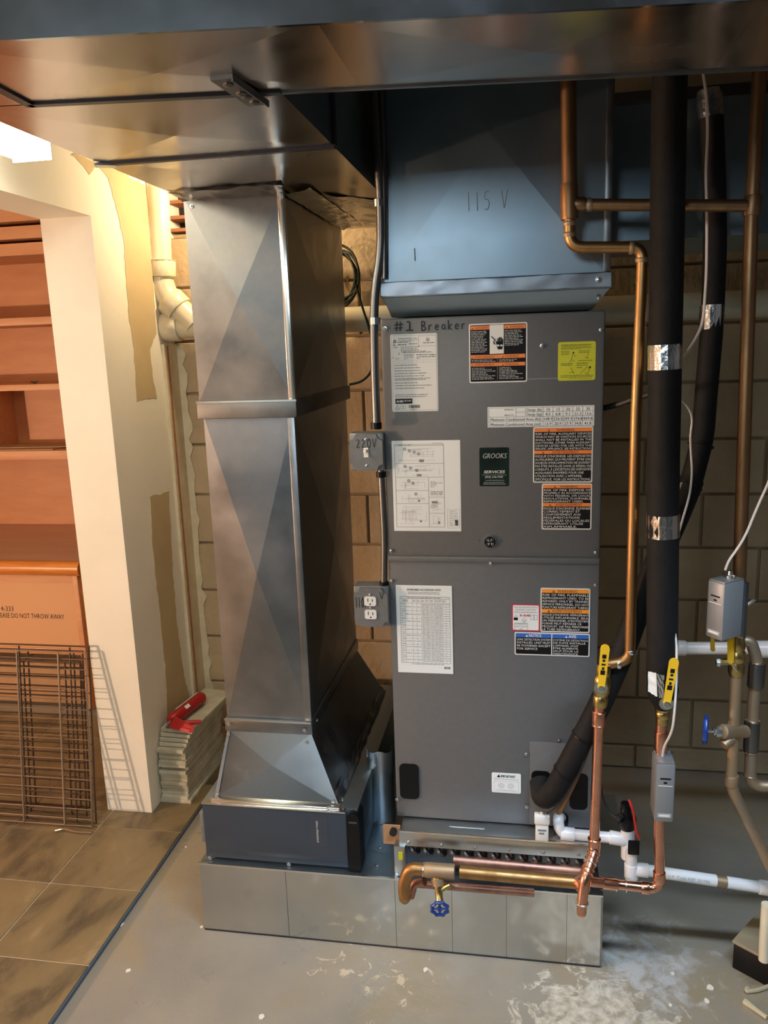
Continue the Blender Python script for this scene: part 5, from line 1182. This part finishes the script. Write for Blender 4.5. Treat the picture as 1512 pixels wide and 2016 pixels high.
wire('short loop of white wire beside the silver tape band', [P(1342, 950, Y=-.08), P(1334, 970, Y=-.095), P(1336, 985, Y=-.10)], .0022, fil=.01)
tag(G().sweep([P(1190, 803, Y=.05), P(1215, 797, Y=.02), P(1250, 784, Y=-.01), P(1285, 774, Y=-.05)], .0075, 8, fillet=.03).build('black_cable', 'rubber_black', None, True), 'black cable leaving the right side of the unit', 'cable')

# ================================================================== LOWER RIGHT CORNER
pb = thing('condensate_pump', 'black pump box with a beige lid on the floor at the lower right edge', 'pump', tuple(P(1500, 1950, Z=0)))
c0 = P(1441, 1905, Z=0.0)
def RZ(x, y, z, a=math.radians(-38)): return Vector((c0.x+x*math.cos(a)-y*math.sin(a), c0.y+x*math.sin(a)+y*math.cos(a), z))
def rbox(name, x0, x1, y0, y1, z0, z1, m_, parent, bev=.003):
    g = G().box(x0, x1, y0, y1, z0, z1, bev=bev); g.v = [tuple(RZ(*v)) for v in g.v]; return g.build(name, m_, parent, True)
rbox('tank', 0.0, .26, 0.0, .13, 0.0, .075, 'black_plastic', pb)
rbox('lid', -.003, .10, -.004, .134, .075, .084, 'beige_plastic', pb)
rbox('motor_cover', .10, .25, .02, .12, .075, .15, 'black_plastic', pb)
tag(G().sweep([P(1510, 1780, Y=-.13), P(1506, 1840, Y=-.13), P(1504, 1890, Y=-.13)], .013, 12).build('discharge_pipe', 'pvc_cream', None, True), 'beige vertical pipe end standing over the pump at the right edge', 'pipe')
tag(G().sweep([P(1472, 1945, Z=.008), P(1468, 1952, Z=.006), P(1490, 1950, Z=.006), P(1530, 1936, Z=.006)], .0055, 8, fillet=.01).build('power_cord', 'beige_cable', None, True), 'beige power cord lying on the floor before the pump', 'cord')
tag(G().sweep([P(1466, 1972, Z=.006), P(1480, 1982, Z=.006), P(1510, 2004, Z=.006)], [.010, .0075, .006], 8, fillet=.01).build('wood_stick', 'beige_cable', None, True), 'small beige stick lying on the floor at the lower right', 'stick')

# chips of paint on the concrete
random.seed(14)
CH = ['pale paint chip touching the dark edge of the tiled floor', 'oval pale paint chip on the concrete right of the lowest tiles', 'tiny pale chip on the concrete left of the filter cabinet', 'pale chip at the left foot of the galvanized base',
      'white chip on the floor below the middle of the base', 'curved white chip on the floor left of the black pump', 'long white chip on the floor below the curved chip', 'pale chip at the bottom edge left of centre', 'pinkish chip on the floor below the copper loop', 'pale chip near the lower right bottom edge']
for (u, v, s), lab in zip(((240, 1821, .007), (252, 1912, .008), (366, 1668, .004), (397, 1826, .006), (838, 1910, .008), (1398, 1945, .010), (1392, 1972, .009), (515, 2002, .008), (1325, 1918, .006), (1320, 1980, .006)), CH):
    c = P(u, v, Z=0); g = G(); n = 7; pts = [(c.x+s*random.uniform(.5, 1.1)*math.cos(2*PI*k/n), c.y+s*1.3*random.uniform(.5, 1.1)*math.sin(2*PI*k/n), .0002) for k in range(n)]
    tag(g.prism(pts, (0, 0, .002)).build('paint_chip', 'chip_white'), lab, 'paint chip', 'paint chips on the concrete floor')

# ================================================================== LEFT WALL SIDE
dp = thing('drain_stack', 'cream plastic drain pipe coming down the corner and joining the horizontal drain behind the column', 'pipe', (-.9, .89, 1.66))
YP = 0.885
G().sweep([P(306, 330, Y=YP), P(315, 545, Y=YP), P(325, 580, Y=YP), P(385, 640, Y=YP)], .0445, 20, fillet=.05).build('stack_pipe', 'pvc_cream', dp, True)
a, b = P(317, 512, Y=YP), P(318, 546, Y=YP); sleeve(dp, a, b, .0500, 'pvc_cream', 'coupling')
a, b = P(333, 590, Y=YP), P(354, 611, Y=YP); sleeve(dp, a, b, .0535, 'pvc_cream', 'coupling')
for (u, v) in ((317, 514), (318, 545)): collar(dp, P(u, v, Y=YP), (0, 0, 1), .0508, .004, 'patch_tan', 'joint_ring')
zh = 1.728
G().rod((-.930, YP+.01, zh), (2.18, YP+.01, zh), .0445, 20).build('horizontal_pipe', 'pvc_cream', dp, True)
sleeve(dp, (-.968, YP+.01, zh), (-.905, YP+.01, zh), .052, 'pvc_cream', 'end_socket')
ORD = 'first second third fourth fifth sixth seventh eighth ninth tenth eleventh twelfth thirteenth fourteenth fifteenth'.split()
# tiles stacked against the wall
zt0 = ZT; random.seed(31); th = 0.0135; n_t = 12
for k in range(15):
    z = zt0+.0005+k*(th+.0006); dx = random.uniform(-.004, .004); dy = random.uniform(-.010, .010)
    w_ = .104 if k else .118
    lab = ORD[k]+' tile from the bottom in the pale stone stack by the left wall' if k else 'wider bottom tile of the pale stone stack by the left wall'
    if k == 14: lab = 'topmost full tile of the pale stone stack, just under the loose boards'
    o = tag(G().box(-.962+dx, -.962+dx+w_, .515+dy, .515+dy+.35, z, z+th, bev=.0012, rz=random.uniform(-.02, .02)-.01*(k > 9)).build('stone_tile', 'stone_tile'), lab, 'tile', 'stone tiles stacked by the left wall')
ztop = zt0+15*(th+.0006)
for k in range(4):
    z = ztop+.002+k*.0165
    lab = ['lowest', 'second lowest', 'second highest', 'highest'][k]+' of the long loose boards slanting across the top of the tile stack'
    tag(G().box(-.958+k*.004, -.852+k*.010, .53+.004*k, .89, z, z+.0135, bev=.0015, rz=-.03-.015*k).build('stone_board', 'stone_tile'), lab, 'board', 'loose boards on the tile stack')
ztb = ztop+.002+4*.0165
# caulking gun
cg = thing('caulking_gun', 'red caulking gun lying on top of the stacked tiles', 'caulking gun', (-.92, .66, ztb))
ga = Vector((-.918, .560, ztb+.024)); gb = Vector((-.885, .760, ztb+.024))
br = G().lathe(ga, gb, [(0, .021), (.02, .0235), (.97, .0235), (1, .020)], 18).build('barrel', 'red_paint', cg, True)
dg = (gb-ga).normalized(); sg = Vector((-dg.y, dg.x, 0))
G().lathe(ga.lerp(gb, .25), ga.lerp(gb, .92), [(0, .0238), (1, .0238)], 18).build('cartridge_label', 'red_paint', br, True)
tape(ga.lerp(gb, .2)+sg*.004+Vector((0, 0, .0250)), ga.lerp(gb, .95)+sg*.004+Vector((0, 0, .0250)), ga.lerp(gb, .95)+sg*.016+Vector((0, 0, .0200)), ga.lerp(gb, .2)+sg*.016+Vector((0, 0, .0200)), 4, 2, 0).build('white_stripe', 'paper', br)
c = ga.lerp(gb, .40)-sg*.010+Vector((0, 0, .0235)); tape(c-dg*.014, c+dg*.014, c+dg*.014-sg*.010+Vector((0, 0, -.009)), c-dg*.014-sg*.010+Vector((0, 0, -.009)), 2, 2, 0).build('price_tag', 'paper_cool', br)
G().lathe(ga-dg*.012, ga+dg*.004, [(0, .012), (.5, .022), (1, .0235)], 16).build('front_cap', 'red_paint', cg, True)
hb = ga-dg*.004
G().prism([hb+Vector((-.010, -.012, -.012)), hb+Vector((.014, -.012, .012)), hb+Vector((.095, -.035, -.012)), hb+Vector((.098, -.042, -.020)), hb+Vector((.085, -.045, -.022)), hb+Vector((.010, -.030, -.016))], (.002, .006, .010)).build('handle', 'red_paint', cg)
G().prism([hb+Vector((.030, -.006, -.004)), hb+Vector((.105, .020, -.010)), hb+Vector((.106, .012, -.016)), hb+Vector((.035, -.014, -.012))], (0, .003, .008)).build('trigger', 'red_paint', cg)
G().sweep([hb+Vector((-.004, -.004, -.006)), hb+Vector((-.016, -.020, -.020))], [.009, .003], 8).build('nozzle_tip', 'dark_steel', cg, True)
G().rod(ga-dg*.01, ga-dg*.02, .004, 8).build('plunger_rod', 'steel', cg, True)

# fluorescent fitting over the opening
fl = thing('fluorescent_light', 'glowing white fluorescent light fitting above the opening at the upper left', 'light', (-.90, -.5, 2.25))
pr = [(-.862, 2.150), (-.862, 2.115), (-.845, 2.097), (-.780, 2.097), (-.763, 2.115), (-.763, 2.150)]
YF = -.100
G().prism([(x, YF, z) for x, z in pr], (0, -1.20, 0)).build('diffuser', 'lamp_diffuser', fl)
box('housing', -.866, -.759, YF-1.203, YF+.003, 2.151, 2.190, 'lamp_housing', fl, bev=.003)
box('end_plate', -.864, -.761, YF+.0005, YF+.0035, 2.095, 2.152, 'lamp_housing', fl)
for y in (-.35, -1.05): box('hanger', -.817, -.807, y, y+.02, 2.190, 2.46, 'steel', fl)

# ================================================================== SIDE ROOM: desk, hutch, racks
YK1 = 1.20
dk = thing('writing_desk', 'wooden desk with tan printed front panel in the side room', 'desk', (-2.3, 1.35, ZT))
zt1, zt2 = P(50, 1105, Y=YK1).z, P(50, 1132, Y=YK1).z
xr = P(157, 1110, Y=YK1).x
box('desk_top', -3.2, xr-.004, YK1+.012, 1.98, zt2+.006, zt1, 'desk_laminate', dk)
G().sweep([(-3.2, YK1+.008, (zt1+zt2)/2), (xr, YK1+.008, (zt1+zt2)/2)], (zt1-zt2)*.52, 12).build('wood_nosing', 'wood_trim', dk, True)
zp = P(60, 1278, Y=YK1).z
fp = box('front_panel', -3.2, xr-.05, YK1+.028, YK1+.04, zp, zt2+.004, 'panel_tan', dk)
box('panel_rail', -3.2, xr-.055, YK1+.018, YK1+.045, zp-.03, zp, 'wood_shelf', dk, bev=.003)
box('panel_stile', xr-.055, xr-.028, YK1+.012, YK1+.045, ZT, zt2, 'wood_shelf', dk, bev=.003)
box('panel_rail', -3.2, xr-.055, YK1+.018, YK1+.040, zt2-.035, zt2, 'wood_shelf', dk)
box('end_panel', xr-.030, xr-.004, YK1+.03, 1.95, ZT, zt2, 'wood_trim', dk)
g = G(); a = P(127, 1219, Y=YK1+.028); text_geo(g, 'PLEASE DO NOT THROW AWAY', a.x, a.z, .023, YK1+.0275, .350, 'R'); g.build('printed_text', 'ink', fp)
g = G(); a = P(28, 1203, Y=YK1+.028); text_geo(g, '4-333', a.x, a.z, .023, YK1+.0275, .068, 'R'); g.build('printed_text', 'ink', fp)
# hutch on the desk
YH1 = 1.60
hu = thing('bookcase_hutch', 'orange wooden bookcase hutch with empty shelves standing on the desk', 'bookcase', (-2.2, 1.8, zt1))
box('back_panel', -3.1, -1.46, 1.94, 1.96, zt1+.001, 2.44, 'wood_orange', hu)
for (va, vb) in ((625, 640), (757, 769), (888, 905)):
    za, zb = P(50, va, Y=YH1).z, P(50, vb, Y=YH1).z
    box('shelf', -3.1, -1.46, YH1, 1.94, zb, za, 'wood_shelf', hu, bev=.001)
box('top_board', -3.1, -1.46, YH1, 1.94, P(50, 502, Y=YH1).z, P(50, 478, Y=YH1).z, 'wood_shelf', hu)
box('top_board', -3.1, -1.46, YH1-.01, 1.94, P(50, 470, Y=YH1).z, P(50, 445, Y=YH1).z, 'wood_shelf', hu)
box('top_board', -3.1, -1.46, YH1-.02, 1.94, P(50, 436, Y=YH1).z, 2.44, 'wood_shelf', hu)
box('side_board', -1.48, -1.455, YH1+.002, 1.955, zt1+.001, 2.43, 'wood_shelf', hu)
box('side_board', -3.1, -3.07, YH1+.002, 1.955, zt1+.001, 2.43, 'wood_shelf', hu)
box('side_board', P(2, 850, Y=1.80).x-.03, P(2, 850, Y=1.80).x, YH1+.10, 1.94, P(50, 888, Y=YH1).z+.001, P(50, 769, Y=YH1).z-.001, 'wood_shelf', hu)
# dried leaf and thin boards on the shelves
zs = P(50, 757, Y=YH1).z
lf = thing('dried_leaf', 'small crumpled dark green leaf on the bookcase shelf', 'leaf', tuple(P(65, 754, Y=YH1+.05)))
random.seed(6); c = P(65, 754, Y=YH1+.05)
for k in range(6):
    a = random.uniform(-.6, .6); q = Vector((c.x+random.uniform(-.015, .015), c.y+random.uniform(-.015, .015), zs+.002)); l_ = random.uniform(.02, .04)*(1 if k % 2 else -1)
    G().add([q, q+Vector((l_*.5, .01, .012)), q+Vector((l_, .004, .006+random.random()*.012)), q+Vector((l_*.5, -.012, .004))], [(0, 1, 2, 3)]).build('leaf_blade', 'leaf_dry', lf)
zs = P(50, 888, Y=YH1).z
for k, (ua, ub) in enumerate(((0, 108), (0, 132))):
    xa, xb = P(ua-60, 880, Y=YH1+.04).x, P(ub, 880, Y=YH1+.04).x
    tag(box('thin_board', xa, xb, YH1+.02+.05*k, YH1+.16+.05*k, zs+.0005+.006*k, zs+.0055+.006*k, 'cardboard', rz=.05*k), ['thin brown board lying flat on the lowest bookcase shelf', 'longer thin board resting on top of the lower board on the shelf'][k], 'board')

# wire oven racks leaning by the opening
def rack(label, x0, x1, yb, yt, z0, z1, nw, bars, mname='chrome_rack'):
    t = thing('wire_rack', label, 'wire rack', ((x0+x1)/2, yb, z0), 'wire racks leaning beside the opening')
    def W(x, s, off=0.0): return Vector((x, yb+(yt-yb)*s+off, z0+(z1-z0)*s))
    G().sweep([W(x0, 0), W(x1, 0), W(x1, 1), W(x0, 1)], .0042, 8, closed=True).build('frame', mname, t, True)
    wm = None
    for k in range(nw):
        s = (k+.7)/(nw+.4); a, b = W(x0, s), W(x1, s)
        if wm is None:
            o = G().rod(a, b, .0020, 6).build('cross_wire', mname, t, True); wm = o.data; base = WL[o.name]-W((x0+x1)/2, s)
        else:
            o = bpy.data.objects.new('cross_wire', wm); COL.objects.link(o); o.parent = t; o.location = W((x0+x1)/2, s)+base-WL[t.name]
    for x in bars: G().rod(W(x, .005, -.005), W(x, .995, -.005), .0032, 6).build('upright_bar', mname, t, True)
    return t
zr = ZT+.010
rack('front wire rack with long bars leaning beside the opening', -1.86, P(178, 1450, Y=.37).x, .318, .402, zr, P(100, 1283, Y=.40).z, 17, [P(122, 1450, Y=.36).x, P(42, 1450, Y=.36).x, -1.62])
rack('second wire rack leaning close behind the front rack', -1.88, P(186, 1450, Y=.39).x, .338, .420, zr, P(100, 1273, Y=.41).z, 10, [P(150, 1450, Y=.39).x, P(52, 1450, Y=.39).x], 'rack_shaded')
rack('shorter wire rack in the middle of the leaning racks', -1.85, P(168, 1450, Y=.43).x, .382, .452, zr, .58, 16, [P(140, 1450, Y=.43).x, P(60, 1450, Y=.43).x], 'rack_shaded')
rack('rearmost shaded wire rack of the leaning racks', -1.9, P(176, 1450, Y=.48).x, .43, .50, zr, .60, 16, [P(160, 1450, Y=.48).x, P(72, 1450, Y=.48).x], 'rack_shaded')
tag(G().sweep([P(108, 1636, Z=zr), P(125, 1632, Z=zr), P(150, 1638, Z=zr-.004), P(182, 1640, Z=zr-.004)], .004, 6, fillet=.01).build('rack_foot', 'chrome_rack', None, True), 'bent chrome rod on the tiles before the wire racks', 'rod')
cb = thing('storage_box', 'brown cardboard box on the floor under the desk behind the wire racks', 'box', (-2.03, 1.5, ZT))
box('box_body', -2.30, -1.70, 1.255, 1.65, ZT+.0005, .215, 'cardboard', cb, bev=.003)
for (x0, x1) in ((-2.305, -2.005), (-1.995, -1.695)): box('box_flap', x0, x1, 1.25, 1.44, .2155, .219, 'cardboard', cb)
box('shade_board', -3.19, xr-.03, 1.92, 1.94, ZT, zt2, 'shade_black', dk)  # added near-black board standing in for the shade under the desk
